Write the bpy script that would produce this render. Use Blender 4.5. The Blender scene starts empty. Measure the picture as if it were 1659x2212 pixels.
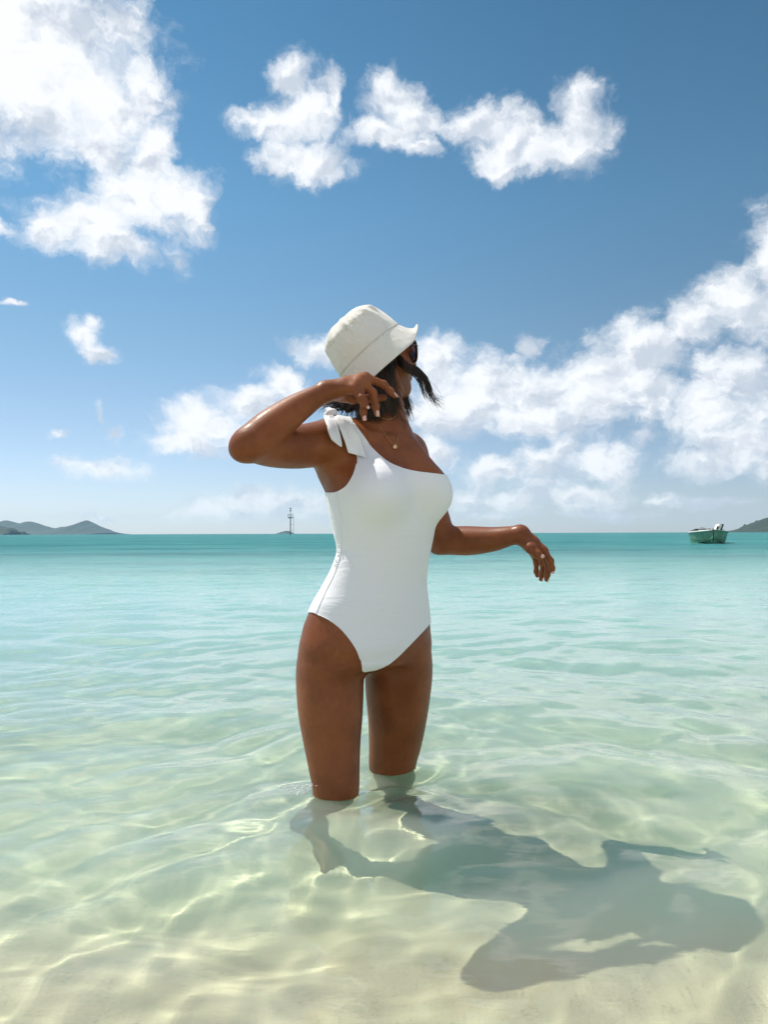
import bpy, bmesh, math, random
import numpy as np
from mathutils import Vector, Matrix, Euler

random.seed(7)
rng = np.random.default_rng(7)
scene = bpy.context.scene
COL = scene.collection

# ------------------------------------------------------------------ camera
CAM_H = 0.60
FPX = 1659.0                       # focal length measured in a 1659 x 2212 frame
PITCH = math.radians(1.588)
ROLL = math.radians(-0.20)
cam_data = bpy.data.cameras.new("camera")
cam = bpy.data.objects.new("camera", cam_data)
COL.objects.link(cam)
cam_data.sensor_fit = 'HORIZONTAL'
cam_data.sensor_width = 36.0
cam_data.lens = 36.0
cam_data.clip_start = 0.05
cam_data.clip_end = 20000.0
CAM_M = Matrix.Translation((0, 0, CAM_H)) @ Matrix.Rotation(math.pi / 2 + PITCH, 4, 'X') @ Matrix.Rotation(ROLL, 4, 'Z')
cam.matrix_world = CAM_M
scene.camera = cam

def ray(px, py):
    v = CAM_M.to_3x3() @ Vector(((px - 829.5) / FPX, (1106.0 - py) / FPX, -1.0))
    return v

def at(px, py, Y):
    """world point seen at (px, py) of the measured frame, at depth Y"""
    d = ray(px, py)
    return np.array((0, 0, CAM_H)) + np.array(d) * (Y / d.y)

def azel(px, py):
    d = ray(px, py).normalized()
    return math.atan2(d.x, d.y), math.asin(d.z)

# ------------------------------------------------------------------ world
SUN_DIR = Vector((-0.75, 0.55, 0.0)).normalized()
SUN_EL = math.radians(60)
SUN_AZ = math.atan2(SUN_DIR.x, SUN_DIR.y)           # from +Y towards +X
world = bpy.data.worlds.new("World")
scene.world = world
world.use_nodes = True
wt = world.node_tree
for n in list(wt.nodes):
    wt.nodes.remove(n)

class NT:
    """short hand for building node trees"""
    def __init__(s, tree):
        s.t = tree
    def new(s, typ, **kw):
        n = s.t.nodes.new(typ)
        for k, v in kw.items():
            setattr(n, k, v)
        return n
    def put(s, sock, v):
        if isinstance(v, bpy.types.NodeSocket):
            s.t.links.new(v, sock)
        elif v is not None:
            sock.default_value = v
    def math(s, op, a, b=None, c=None, clamp=False):
        n = s.new('ShaderNodeMath', operation=op, use_clamp=clamp)
        for i, v in enumerate((a, b, c)):
            s.put(n.inputs[i], v)
        return n.outputs[0]
    def vec(s, op, a, b=None, c=None, scale=None):
        n = s.new('ShaderNodeVectorMath', operation=op)
        s.put(n.inputs[0], a)
        s.put(n.inputs[1], b)
        s.put(n.inputs[2], c)
        if scale is not None:
            s.put(n.inputs['Scale'], scale)
        return n.outputs['Value'] if op in ('LENGTH', 'DISTANCE', 'DOT_PRODUCT') else n.outputs[0]
    def noise(s, vec, scale, detail=4, rough=0.5, lac=2.0, dist=0.0, color=False):
        n = s.new('ShaderNodeTexNoise')
        s.put(n.inputs['Vector'], vec)
        n.inputs['Scale'].default_value = scale
        n.inputs['Detail'].default_value = detail
        n.inputs['Roughness'].default_value = rough
        n.inputs['Lacunarity'].default_value = lac
        n.inputs['Distortion'].default_value = dist
        return n.outputs['Color' if color else 0]
    def ramp(s, v, a, b, lo=0.0, hi=1.0, smooth=True):
        n = s.new('ShaderNodeMapRange', interpolation_type='SMOOTHSTEP' if smooth else 'LINEAR')
        s.put(n.inputs[0], v)
        for i, q in zip((1, 2, 3, 4), (a, b, lo, hi)):
            s.put(n.inputs[i], q)
        return n.outputs[0]
    def mix(s, f, a, b):
        n = s.new('ShaderNodeMix', data_type='RGBA')
        s.put(n.inputs[0], f)
        s.put(n.inputs[6], a)
        s.put(n.inputs[7], b)
        return n.outputs[2]
    def xyz(s, x, y, z):
        n = s.new('ShaderNodeCombineXYZ')
        for i, v in enumerate((x, y, z)):
            s.put(n.inputs[i], v)
        return n.outputs[0]
    def sep(s, v):
        n = s.new('ShaderNodeSeparateXYZ')
        s.put(n.inputs[0], v)
        return n.outputs

W = NT(wt)
tc = W.new('ShaderNodeTexCoord').outputs['Generated']
dirv = W.vec('NORMALIZE', tc)
dx, dy, dz = W.sep(dirv)
az = W.math('ARCTAN2', dx, dy)
el = W.math('ARCSINE', dz)
P = W.xyz(az, el, 0.0)

sky = W.new('ShaderNodeTexSky', sky_type='NISHITA', sun_disc=False)
sky.sun_elevation = SUN_EL
sky.sun_rotation = SUN_AZ
sky.altitude = 0.0
sky.air_density = 1.0
sky.dust_density = 0.15
sky.ozone_density = 1.0

# clouds: soft lumps at measured bearings, broken up by fractal noise, plus scattered noise clouds all round
CLOUDS = [
 # big bank, upper west
 (60,120,240,190),(250,60,60,70,.3),(40,40,190,170),(90,200,165,130),(225,220,115,100),(297,195,50,62),(215,310,95,60),
 (325,340,52,85),(390,430,80,66),(285,440,95,70),(190,490,105,58),(112,500,54,42),(250,535,85,38),
 # three small ones in the middle
 (625,165,48,52),(655,245,62,66),(590,270,62,30),(640,335,74,44),(700,355,66,34),(722,205,20,46),
 (850,215,58,50),(885,260,58,48),(825,295,72,36),(905,315,48,22),
 (1045,265,84,44),(1110,315,84,52),(1195,325,90,42),(1262,270,58,64),(1262,210,54,46),(1090,365,50,26),
 # east bank
 (1665,560,55,95),(1610,660,110,68),(1510,700,75,42),(1400,760,85,62),(1310,810,120,62),(1180,860,120,72),(1050,850,95,76),
 (945,785,60,66),(950,890,90,66),(1150,910,160,32),(930,985,66,28),(1400,850,70,62),
 (1300,870,130,44),(1040,890,110,50),(1600,810,110,62),(1530,880,78,66),(1610,960,120,60),(1540,1005,90,32),
 # low rows over the horizon
 (1075,1022,64,26),(1165,1000,52,34),(1215,975,40,34),(1295,1000,72,36),(1140,745,26,24),
 (1010,1080,40,26),(1110,1082,56,20),(1165,1072,28,26),(1260,1068,84,28),(1440,1075,44,14),(1060,1112,90,14,.2),(1300,1108,120,14,.2),(1560,1085,80,16,.25),(1180,1045,50,18,.3),
 # west, lower
 (685,765,40,26),(610,835,44,44),(545,880,66,48),(440,925,96,46),(400,960,90,24),(560,945,110,30),
 (176,712,40,30),(214,750,40,24),(190,690,22,26,.3),(215,1002,90,26,.3),(255,940,26,24,.45),(228,888,16,30,.5),(130,932,34,14,.45),(36,658,24,12,.4),(10,482,34,26,.35),
 (600,1085,120,32,.0),(490,1108,90,22,.05),(690,1092,44,28,.05),(200,1112,70,12,.35),(640,745,44,30,.45),(1390,945,40,24,.4),(1110,770,40,20,.45),(380,560,40,40,.5),(535,255,50,30,.4),
]
warp = W.noise(P, 9.0, 3, 0.55, color=True)
warp = W.vec('SUBTRACT', warp, (0.5, 0.5, 0.5))
warp2 = W.noise(P, 38.0, 5, 0.65, color=True)
warp2 = W.vec('SUBTRACT', warp2, (0.5, 0.5, 0.5))
PW = W.vec('MULTIPLY_ADD', warp, (0.058, 0.048, 0.0), P)
PW = W.vec('MULTIPLY_ADD', warp2, (0.030, 0.028, 0.0), PW)
acc = None
acc2 = None                                              # the same lumps moved towards the light, for their sunlit side
for (cx, cy, rx, ry, *wisp) in CLOUDS:
    a0, e0 = azel(cx, cy)
    a1, _ = azel(cx + rx, cy)
    _, e1 = azel(cx, cy - ry)
    sa, se = 1.0 / max(1e-3, abs(a1 - a0)), 1.0 / max(1e-3, abs(e1 - e0))
    q = W.vec('MULTIPLY_ADD', PW, (sa, se, 0.0), (-a0 * sa, -e0 * se, 0.0))
    l = W.vec('LENGTH', q)
    if wisp:
        l = W.math('ADD', l, wisp[0])
    acc = l if acc is None else W.math('SMOOTH_MIN', acc, l, 0.35)
    if rx >= 38 and not wisp:
        l2 = W.vec('LENGTH', W.vec('ADD', q, (0.26, -0.34, 0.0)))
        acc2 = l2 if acc2 is None else W.math('SMOOTH_MIN', acc2, l2, 0.35)
front = W.math('SUBTRACT', 1.0, acc)                     # > 0 inside a lump
# the rest of the sky: scattered fair-weather clouds of the same kind
NC = W.vec('MULTIPLY', dirv, (1.0, 1.0, 1.9))
gen = W.noise(NC, 3.2, 6, 0.55)
gen = W.math('MULTIPLY_ADD', gen, 5.0, -2.5)
m1 = W.ramp(W.math('ABSOLUTE', az), 0.52, 0.72)
m2 = W.ramp(el, 0.72, 0.92)
infr = W.math('MAXIMUM', m1, m2)
field = W.math('MAXIMUM', front, W.math('ADD', gen, W.ramp(infr, 0.0, 1.0, -4.0, 0.0, False)))
field = W.math('MINIMUM', field, 0.75)
PE = W.vec('MULTIPLY', PW, (1.0, 1.25, 1.0))
vor = W.new('ShaderNodeTexVoronoi', voronoi_dimensions='2D', feature='SMOOTH_F1', normalize=True)
W.put(vor.inputs['Vector'], PE)
for k_, v_ in (('Scale', 21.0), ('Detail', 3.0), ('Roughness', 0.55), ('Smoothness', 0.35)):
    vor.inputs[k_].default_value = v_
bil = W.math('SUBTRACT', 0.36, vor.outputs['Distance'])          # rounded heads
fb = W.math('SUBTRACT', W.noise(PE, 18.0, 9, 0.63), 0.5)
fb = W.math('MULTIPLY_ADD', bil, 0.42, W.math('MULTIPLY', fb, 0.75))
edge = W.ramp(field, -0.2, 0.7, 3.0, 1.7)                 # ragged rims, fuller hearts
dens = W.math('MULTIPLY_ADD', fb, edge, W.math('ADD', field, 0.10))
alpha = W.ramp(dens, -0.42, 0.78)
alpha = W.math('POWER', alpha, 1.15)
alpha = W.math('MULTIPLY', alpha, 0.985)
fade = W.ramp(el, 0.0, 0.12, 0.72, 1.0)
alpha = W.math('MULTIPLY', alpha, fade)
s1 = W.noise(PE, 11.0, 4, 0.5)
s2 = W.noise(W.vec('ADD', PE, (-0.016, 0.024, 0.0)), 11.0, 4, 0.5)
e1 = W.noise(W.vec('ADD', PE, (-0.004, 0.007, 0.0)), 18.0, 7, 0.60)
lit = W.math('MULTIPLY_ADD', W.math('SUBTRACT', s1, s2), 1.5, 0.80)
lit = W.math('MULTIPLY_ADD', W.math('SUBTRACT', W.math('ADD', fb, 0.5), e1), 1.0, lit)
side = W.math('MINIMUM', W.math('MAXIMUM', W.math('SUBTRACT', acc, acc2), -0.5), 0.5)
lit = W.math('MULTIPLY_ADD', side, W.ramp(infr, 0.0, 0.5, 0.42, 0.0), W.math('ADD', lit, 0.02))
lit = W.math('MULTIPLY', lit, W.ramp(az, -0.6, 0.1, 1.20, 1.0))
cloud_col = W.mix(W.ramp(lit, 0.50, 0.98), (5.6, 6.2, 7.1, 1), (9.0, 9.2, 9.5, 1))
rampn = W.new('ShaderNodeValToRGB')
cr = rampn.color_ramp
while len(cr.elements) < 6:
    cr.elements.new(0.5)
for e_, (q_, c_) in zip(cr.elements, ((0.0, (0.78, 0.88, 1.24)), (0.06, (0.82, 0.87, 1.08)), (0.14, (0.82, 0.87, 0.95)), (0.25, (0.75, 0.91, 0.92)), (0.40, (0.64, 0.96, 0.98)), (0.60, (0.47, 0.83, 0.87)))):
    e_.position = q_
    e_.color = (*c_, 1)
W.put(rampn.inputs[0], W.math('MAXIMUM', el, 0.0))
skyc = W.vec('MULTIPLY', sky.outputs[0], rampn.outputs[0])
skyc = W.vec('SCALE', skyc, scale=W.ramp(az, -0.3, 0.55, 1.06, 0.86))
mixc = W.mix(alpha, skyc, cloud_col)
bg = W.new('ShaderNodeBackground')
W.put(bg.inputs[0], mixc)
bg.inputs[1].default_value = 0.10
wo = W.new('ShaderNodeOutputWorld')
wt.links.new(bg.outputs[0], wo.inputs[0])

# ------------------------------------------------------------------ sun
sun_data = bpy.data.lights.new("sun", 'SUN')
sun_data.energy = 4.6
sun_data.angle = math.radians(0.53)
sun_data.color = (1.0, 0.93, 0.82)
sun_data.cycles.is_caustics_light = True
sun = bpy.data.objects.new("sun", sun_data)
COL.objects.link(sun)
SUNV = Vector((SUN_DIR.x * math.cos(SUN_EL), SUN_DIR.y * math.cos(SUN_EL), math.sin(SUN_EL)))
sun.rotation_euler = SUNV.to_track_quat('Z', 'Y').to_euler()
sun.location = SUNV * 50

# ------------------------------------------------------------------ film
scene.render.engine = 'CYCLES'
scene.view_settings.view_transform = 'Standard'
scene.view_settings.look = 'None'
scene.view_settings.gamma = 1.0
scene.view_settings.exposure = 0.16
scene.view_settings.use_curve_mapping = False
scene.cycles.use_denoising = True
scene.cycles.use_adaptive_sampling = True
scene.cycles.adaptive_threshold = 0.01
scene.cycles.max_bounces = 10
scene.cycles.diffuse_bounces = 3
scene.cycles.glossy_bounces = 3
scene.cycles.transparent_max_bounces = 16
scene.cycles.volume_bounces = 1
scene.cycles.sample_clamp_indirect = 6.0
scene.cycles.caustics_reflective = False
scene.cycles.caustics_refractive = True

# ------------------------------------------------------------------ helpers
def new_mat(name):
    m = bpy.data.materials.new(name)
    m.use_nodes = True
    t = m.node_tree
    for n in list(t.nodes):
        t.nodes.remove(n)
    N = NT(t)
    N.out = N.new('ShaderNodeOutputMaterial')
    return m, N

def principled(N, **kw):
    b = N.new('ShaderNodeBsdfPrincipled')
    for k, v in kw.items():
        N.put(b.inputs[k.replace('_', ' ')], v)
    N.t.links.new(b.outputs[0], N.out.inputs[0])
    return b

def bump(N, height, strength=0.3, dist=0.01, normal=None):
    n = N.new('ShaderNodeBump')
    N.put(n.inputs['Height'], height)
    n.inputs['Strength'].default_value = strength
    n.inputs['Distance'].default_value = dist
    if normal is not None:
        N.put(n.inputs['Normal'], normal)
    return n.outputs[0]

def pos(N):
    return N.new('ShaderNodeNewGeometry').outputs['Position']

def mesh_obj(name, verts, faces, mat=None, parent=None, smooth=True):
    me = bpy.data.meshes.new(name)
    if isinstance(verts, np.ndarray):
        F = np.asarray(faces, dtype=np.int32)
        me.vertices.add(len(verts))
        me.vertices.foreach_set('co', np.asarray(verts, dtype=np.float32).ravel())
        k = F.shape[1]
        me.loops.add(F.size)
        me.loops.foreach_set('vertex_index', F.ravel())
        me.polygons.add(len(F))
        me.polygons.foreach_set('loop_start', np.arange(0, F.size, k, dtype=np.int32))
        me.polygons.foreach_set('loop_total', np.full(len(F), k, dtype=np.int32))
        me.update(calc_edges=True)
        me.validate()
    else:
        me.from_pydata([tuple(v) for v in verts], [], [tuple(f) for f in faces])
        me.update()
    if smooth:
        me.polygons.foreach_set('use_smooth', np.ones(len(me.polygons), dtype=bool))
    o = bpy.data.objects.new(name, me)
    COL.objects.link(o)
    if mat:
        me.materials.append(mat)
    if parent:
        o.parent = parent
        o.matrix_parent_inverse = parent.matrix_world.inverted()
    return o

def tag(o, label=None, cat=None, group=None, kind=None):
    if label: o['label'] = label
    if cat: o['category'] = cat
    if group: o['group'] = group
    if kind: o['kind'] = kind
    return o

def empty(name, loc):
    o = bpy.data.objects.new(name, None)
    COL.objects.link(o)
    o.empty_display_size = 0.1
    o.location = Vector([float(c) for c in loc])
    o.matrix_world = Matrix.Translation(o.location)
    return o

class MB:
    """collects simple solids into one mesh"""
    def __init__(s):
        s.v, s.f = [], []
    def add(s, v, f):
        o = len(s.v)
        s.v += [tuple(map(float, p)) for p in v]
        s.f += [tuple(i + o for i in q) for q in f]
        return s
    def box(s, c, d, rot=None):
        v = []
        for z in (-1, 1):
            for y in (-1, 1):
                for x in (-1, 1):
                    p = Vector((x * d[0] / 2, y * d[1] / 2, z * d[2] / 2))
                    if rot is not None:
                        p = rot @ p
                    v.append(p + Vector(c))
        return s.add(v, [(0, 2, 3, 1), (4, 5, 7, 6), (0, 1, 5, 4), (2, 6, 7, 3), (0, 4, 6, 2), (1, 3, 7, 5)])
    def tube(s, pts, radii, n=8, caps=True):
        pts = [Vector([float(c) for c in p]) for p in pts]
        if not hasattr(radii, '__len__'):
            radii = [radii] * len(pts)
        rings, up = [], None
        for i, p in enumerate(pts):
            d = (pts[min(i + 1, len(pts) - 1)] - pts[max(i - 1, 0)]).normalized()
            if up is None:
                up = d.orthogonal().normalized()
            up = (up - d * up.dot(d)).normalized()
            b = d.cross(up)
            rings.append([p + (up * math.cos(2 * math.pi * k / n) + b * math.sin(2 * math.pi * k / n)) * radii[i] for k in range(n)])
        v = [q for r in rings for q in r]
        f = [(i * n + k, i * n + (k + 1) % n, (i + 1) * n + (k + 1) % n, (i + 1) * n + k) for i in range(len(rings) - 1) for k in range(n)]
        if caps:
            f += [tuple(reversed(range(n))), tuple((len(rings) - 1) * n + k for k in range(n))]
        return s.add(v, f)
    def ball(s, c, r, nu=12, nv=8):
        r = (r, r, r) if not hasattr(r, '__len__') else r
        v = [(c[0], c[1], c[2] + r[2])]
        for j in range(1, nv):
            t = math.pi * j / nv
            for i in range(nu):
                a = 2 * math.pi * i / nu
                v.append((c[0] + r[0] * math.sin(t) * math.cos(a), c[1] + r[1] * math.sin(t) * math.sin(a), c[2] + r[2] * math.cos(t)))
        v.append((c[0], c[1], c[2] - r[2]))
        f = [(0, 1 + i, 1 + (i + 1) % nu) for i in range(nu)]
        for j in range(nv - 2):
            for i in range(nu):
                a, b = 1 + j * nu + i, 1 + j * nu + (i + 1) % nu
                f.append((a, a + nu, b + nu, b))
        L = len(v) - 1
        f += [(L, 1 + (nv - 2) * nu + (i + 1) % nu, 1 + (nv - 2) * nu + i) for i in range(nu)]
        return s.add(v, f)
    def build(s, name, mat, parent=None, smooth=False):
        return mesh_obj(name, s.v, s.f, mat, parent, smooth)
# ------------------------------------------------------------------ seabed and beach (one sheet)
def bed_height(x, y):
    yy = np.asarray(y, dtype=float)
    knots_y = np.array([-60, -25, -8, -3.2, -1.0, 0.5, 2.0, 4.0, 8.0, 20.0, 60.0, 200.0, 1000.0, 7000.0])
    knots_z = np.array([2.6, 1.9, 0.75, 0.10, -0.12, -0.23, -0.32, -0.46, -0.82, -1.7, -4.2, -7.0, -10., -10.])
    z = np.interp(yy, knots_y, knots_z)
    f = np.clip((30 - yy) / 30, 0, 1) * np.clip((yy + 8) / 6, 0.3, 1)
    z = z + f * (0.022 * np.sin(1.7 * x + 0.6 * yy) * np.sin(1.1 * yy - 0.4 * x + 1.0)
                 + 0.006 * np.sin(9 * yy + 1.3 * np.sin(2.1 * x) + 0.8 * x) + 0.004 * np.sin(17 * yy - 3.0 * x + 2 * np.sin(3.7 * x)))
    return z

def fan_grid(ys, ncol, width):
    c = np.linspace(-1, 1, ncol)
    c = np.sign(c) * np.abs(c) ** 1.15
    Yg = np.repeat(ys[:, None], ncol, 1)
    Xg = c[None, :] * width(ys)[:, None]
    idx = np.arange(len(ys) * ncol).reshape(len(ys), ncol)
    F = np.stack([idx[:-1, :-1], idx[:-1, 1:], idx[1:, 1:], idx[1:, :-1]], -1).reshape(-1, 4)
    return Xg, Yg, F, idx

FAR = 6000.0
m_sand, N = new_mat("wet_white_sand")
p = pos(N)
n1 = N.noise(p, 1.3, 4, 0.55)
n2 = N.noise(p, 45.0, 3, 0.6)
c = N.mix(N.ramp(n1, 0.3, 0.7), (0.88, 0.66, 0.54, 1), (0.80, 0.58, 0.46, 1))
c = N.mix(N.math('MULTIPLY', n2, 0.35), c, (0.84, 0.68, 0.55, 1))
c = N.mix(N.ramp(N.sep(p)[2], -0.05, 0.18), c, (0.62, 0.57, 0.47, 1))        # dry above the water's edge
b = principled(N, Base_Color=c, Roughness=0.85)
N.put(b.inputs['Normal'], bump(N, n2, 0.25, 0.004))

ys = np.concatenate([-60 + 57 * (1 - np.linspace(1, 0, 30) ** 1.0), np.linspace(-2.9, 0, 40),
                     np.geomspace(0.03, 12.0, 160), np.geomspace(12.6, FAR + 150, 60)])
ys = np.unique(np.round(ys, 4))
Xg, Yg, F, idx = fan_grid(ys, 161, lambda y: 60 + 1.6 * np.abs(y))
# more columns near the middle
Xg = np.sign(Xg) * np.abs(Xg / (60 + 1.6 * np.abs(Yg))) ** 2.2 * (60 + 1.6 * np.abs(Yg))
seabed = mesh_obj("seabed", np.stack([Xg, Yg, bed_height(Xg, Yg)], -1).reshape(-1, 3), F, m_sand)
tag(seabed, kind='structure')

# ------------------------------------------------------------------ sea: a closed body of milky green water with a rippled top
LEGS = [(at(727, 1712, 1.78)[0], 1.78), (at(846, 1655, 1.99)[0], 1.99)]
def waves(x, y, spacing):
    """ripples; a wave is only built where the grid is fine enough to carry it"""
    r = np.random.default_rng(11)
    z = np.zeros_like(x)
    wx = x + 0.10 * np.sin(1.9 * y + 0.7 * x) + 0.05 * np.sin(4.3 * x - 2.2 * y)
    wy = y + 0.10 * np.sin(1.3 * x - 0.8 * y + 1.0) + 0.06 * np.sin(3.1 * x + 1.7 * y)
    for lam, amp, cnt, spread in ((3.2, 0.010, 5, 0.5), (1.5, 0.0062, 7, 0.55), (0.75, 0.0048, 9, 0.7),
                                  (0.38, 0.0027, 12, 0.9), (0.19, 0.00095, 14, 1.2), (0.10, 0.00028, 12, 1.6)):
        for i in range(cnt):
            l = lam * r.uniform(0.72, 1.35)
            th = r.normal(math.radians(-82), spread)          # running towards the beach
            k = 2 * math.pi / l
            ph = r.uniform(0, 6.28)
            arg = k * (math.cos(th) * wx + math.sin(th) * wy) + ph
            a = amp * r.uniform(0.6, 1.2) * 0.62
            env = 0.65 + 0.5 * np.sin(0.9 * wx / lam ** 0.5 + ph) * np.sin(0.7 * wy / lam ** 0.5 + 2 * ph)
            fade = np.clip((l / spacing - 3.0) / 4.0, 0, 1)
            s = np.sin(arg)
            if lam < 0.3:                                        # the water is livelier round the wading legs
                env = env * (1 + 1.3 * np.exp(-((x - LEGS[0][0] - 0.05) ** 2 + (y - 1.75) ** 2) / 0.25))
            z += a * env * fade * (s + 0.22 * np.cos(2 * arg))
    calm = np.clip((y + 2.0) / 2.5, 0.15, 1) 
    z *= calm
    for (lx, ly) in LEGS:                                       # rings round the legs
        d = np.hypot(x - lx, y - ly)
        z += 0.0040 * np.exp(-((d - 0.075) / 0.03) ** 2) + 0.0014 * np.cos(2 * math.pi * (d - 0.07) / 0.085 + 1.2 * np.sin(3 * np.arctan2(y - ly, x - lx))) * np.exp(-d / 0.13) * (d < 0.9)
    # little wake ridge that trails off the far leg
    lx, ly = LEGS[1]
    u = x - lx - 0.02
    v = y - (ly - 0.16)
    z += 0.007 * np.exp(-((v + 0.9 * u * u / 0.12) / 0.018) ** 2) * np.exp(-(u / 0.085) ** 2)
    return z

ysw = np.concatenate([np.linspace(-3.6, 0.2, 60), np.geomspace(0.21, 60, 960), np.geomspace(61, FAR, 90)])
Xg, Yg, F, idx = fan_grid(ysw, 560, lambda y: 3.4 + 1.25 * np.clip(y, 0, None))
cx = np.linspace(-1, 1, 560)
wfun = 3.4 + 1.25 * np.clip(Yg, 0, None)
Xg = 0.55 * cx[None, :] * wfun + (np.sign(cx) * np.abs(cx) ** 5)[None, :] * (40 + 1.6 * np.clip(Yg, 0, None) - 0.55 * wfun)
sp = np.gradient(Yg, axis=0)
Zg = waves(Xg, Yg, np.maximum(sp, 0.4 * np.gradient(Xg, axis=1)))
# outside the fine sheet the water goes on flat
top = np.stack([Xg, Yg, Zg], -1).reshape(-1, 3)
ring = np.concatenate([idx[0, :], idx[1:, -1], idx[-1, -2::-1], idx[-2:0:-1, 0]])
lo = top[ring].copy()
lo[:, 2] = -14.0
nb = len(top)
V = np.concatenate([top, lo])
R = len(ring)
k = np.arange(R)
skirt = np.stack([ring[k], nb + k, nb + (k + 1) % R, ring[(k + 1) % R]], -1)
nr = len(ysw)
# floor of the body, quads between the two long sides
def low_of(i):                       # index into lo for a ring vertex id
    return pos_of[i]
pos_of = {int(v): nb + i for i, v in enumerate(ring)}
floor = []
left = [pos_of[int(v)] for v in idx[:, 0]]
right = [pos_of[int(v)] for v in idx[:, -1]]
for i in range(nr - 1):
    floor.append((left[i], left[i + 1], right[i + 1], right[i]))
frontrow = [pos_of[int(v)] for v in idx[0, :]]
backrow = [pos_of[int(v)] for v in idx[-1, :]]
F = np.concatenate([F, skirt, np.array(floor)])
m_water, N = new_mat("sea_water")
p = pos(N)
px_, py_, pz_ = N.sep(p)
rip = N.noise(N.vec('MULTIPLY', p, (1.0, 2.6, 0.0)), 2.2, 5, 0.6)
rip2 = N.noise(N.vec('MULTIPLY', p, (1.0, 2.2, 0.0)), 16.0, 3, 0.5)
h = N.math('MULTIPLY_ADD', rip2, 0.12, N.math('MULTIPLY_ADD', N.noise(N.vec('MULTIPLY', p, (1.0, 2.4, 0.0)), 6.0, 3, 0.55), 0.35, rip))
bn = N.new('ShaderNodeBump')
N.put(bn.inputs['Height'], h)
N.put(bn.inputs['Strength'], 1.0)
N.put(bn.inputs['Distance'], N.ramp(py_, 2.0, 14.0, 0.0018, 0.036))
lg = N.math('LOGARITHM', N.math('MAXIMUM', py_, 1.0), 10.0)
fr = N.new('ShaderNodeFresnel')
fr.inputs['IOR'].default_value = 1.33
N.put(fr.inputs['Normal'], bn.outputs[0])
gl = N.new('ShaderNodeBsdfGlossy')
gl.inputs['Color'].default_value = (1, 1, 1, 1)
N.put(gl.inputs['Roughness'], N.ramp(py_, 1.5, 40.0, 0.012, 0.12))
N.put(gl.inputs['Normal'], bn.outputs[0])
# clear water over the sand, with a share of light sent back by fine silt that grows with depth
rf = N.new('ShaderNodeBsdfRefraction')
rf.inputs['IOR'].default_value = 1.33
rf.inputs['Roughness'].default_value = 0.0
N.put(rf.inputs['Color'], N.mix(N.ramp(lg, 0.15, 0.75), (0.85, 1.0, 0.91, 1), (0.70, 0.97, 0.93, 1)))
N.put(rf.inputs['Normal'], bn.outputs[0])
df = N.new('ShaderNodeSubsurfaceScattering', falloff='RANDOM_WALK')       # silty water: light spreads sideways in it
df.inputs['Scale'].default_value = 1.0
df.inputs['Radius'].default_value = (0.50, 0.80, 0.65)
depth_c = N.mix(N.ramp(lg, 0.24, 0.80, smooth=False), N.mix(N.ramp(lg, 0.0, 0.13), (0.57, 0.54, 0.43, 1), (0.37, 0.57, 0.46, 1)), (0.22, 0.40, 0.36, 1))
patch = N.noise(N.vec('MULTIPLY', p, (0.07, 0.30, 0.0)), 1.0, 6, 0.65)
deep_c = N.mix(N.ramp(patch, 0.4, 0.65), (0.032, 0.150, 0.152, 1), (0.014, 0.085, 0.102, 1))
N.put(df.inputs['Color'], N.mix(N.ramp(lg, 0.65, 1.5), depth_c, deep_c))
m0 = N.new('ShaderNodeMixShader')
N.put(m0.inputs[0], N.math('ADD', N.ramp(lg, -0.02, 0.22, 0.18, 0.29), N.ramp(lg, 0.27, 0.95, 0.0, 0.66)))
N.t.links.new(rf.outputs[0], m0.inputs[1])
N.t.links.new(df.outputs[0], m0.inputs[2])
mx = N.new('ShaderNodeMixShader')
N.put(mx.inputs[0], N.math('MULTIPLY', fr.outputs[0], N.ramp(lg, 0.6, 1.75, 1.0, 0.12)))   # choppier, so less mirror-like, further out
N.t.links.new(m0.outputs[0], mx.inputs[1])
N.t.links.new(gl.outputs[0], mx.inputs[2])
N.t.links.new(mx.outputs[0], N.out.inputs['Surface'])
water = mesh_obj("sea_water", V, F, m_water)
tag(water, kind='structure')
water.cycles.is_caustics_caster = True          # sunlight refracts through the ripples on to the sand
seabed.cycles.is_caustics_receiver = True
# ------------------------------------------------------------------ the woman: one smooth skin grown from a distance field
RES = 0.003
LO = np.array([-0.37, 1.52, -0.47])
HI = np.array([0.50, 2.17, 1.13])
NXYZ = np.ceil((HI - LO) / RES).astype(int)
AX = [(LO[i] + RES * np.arange(NXYZ[i])).astype(np.float32) for i in range(3)]
BAND = 0.05

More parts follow.
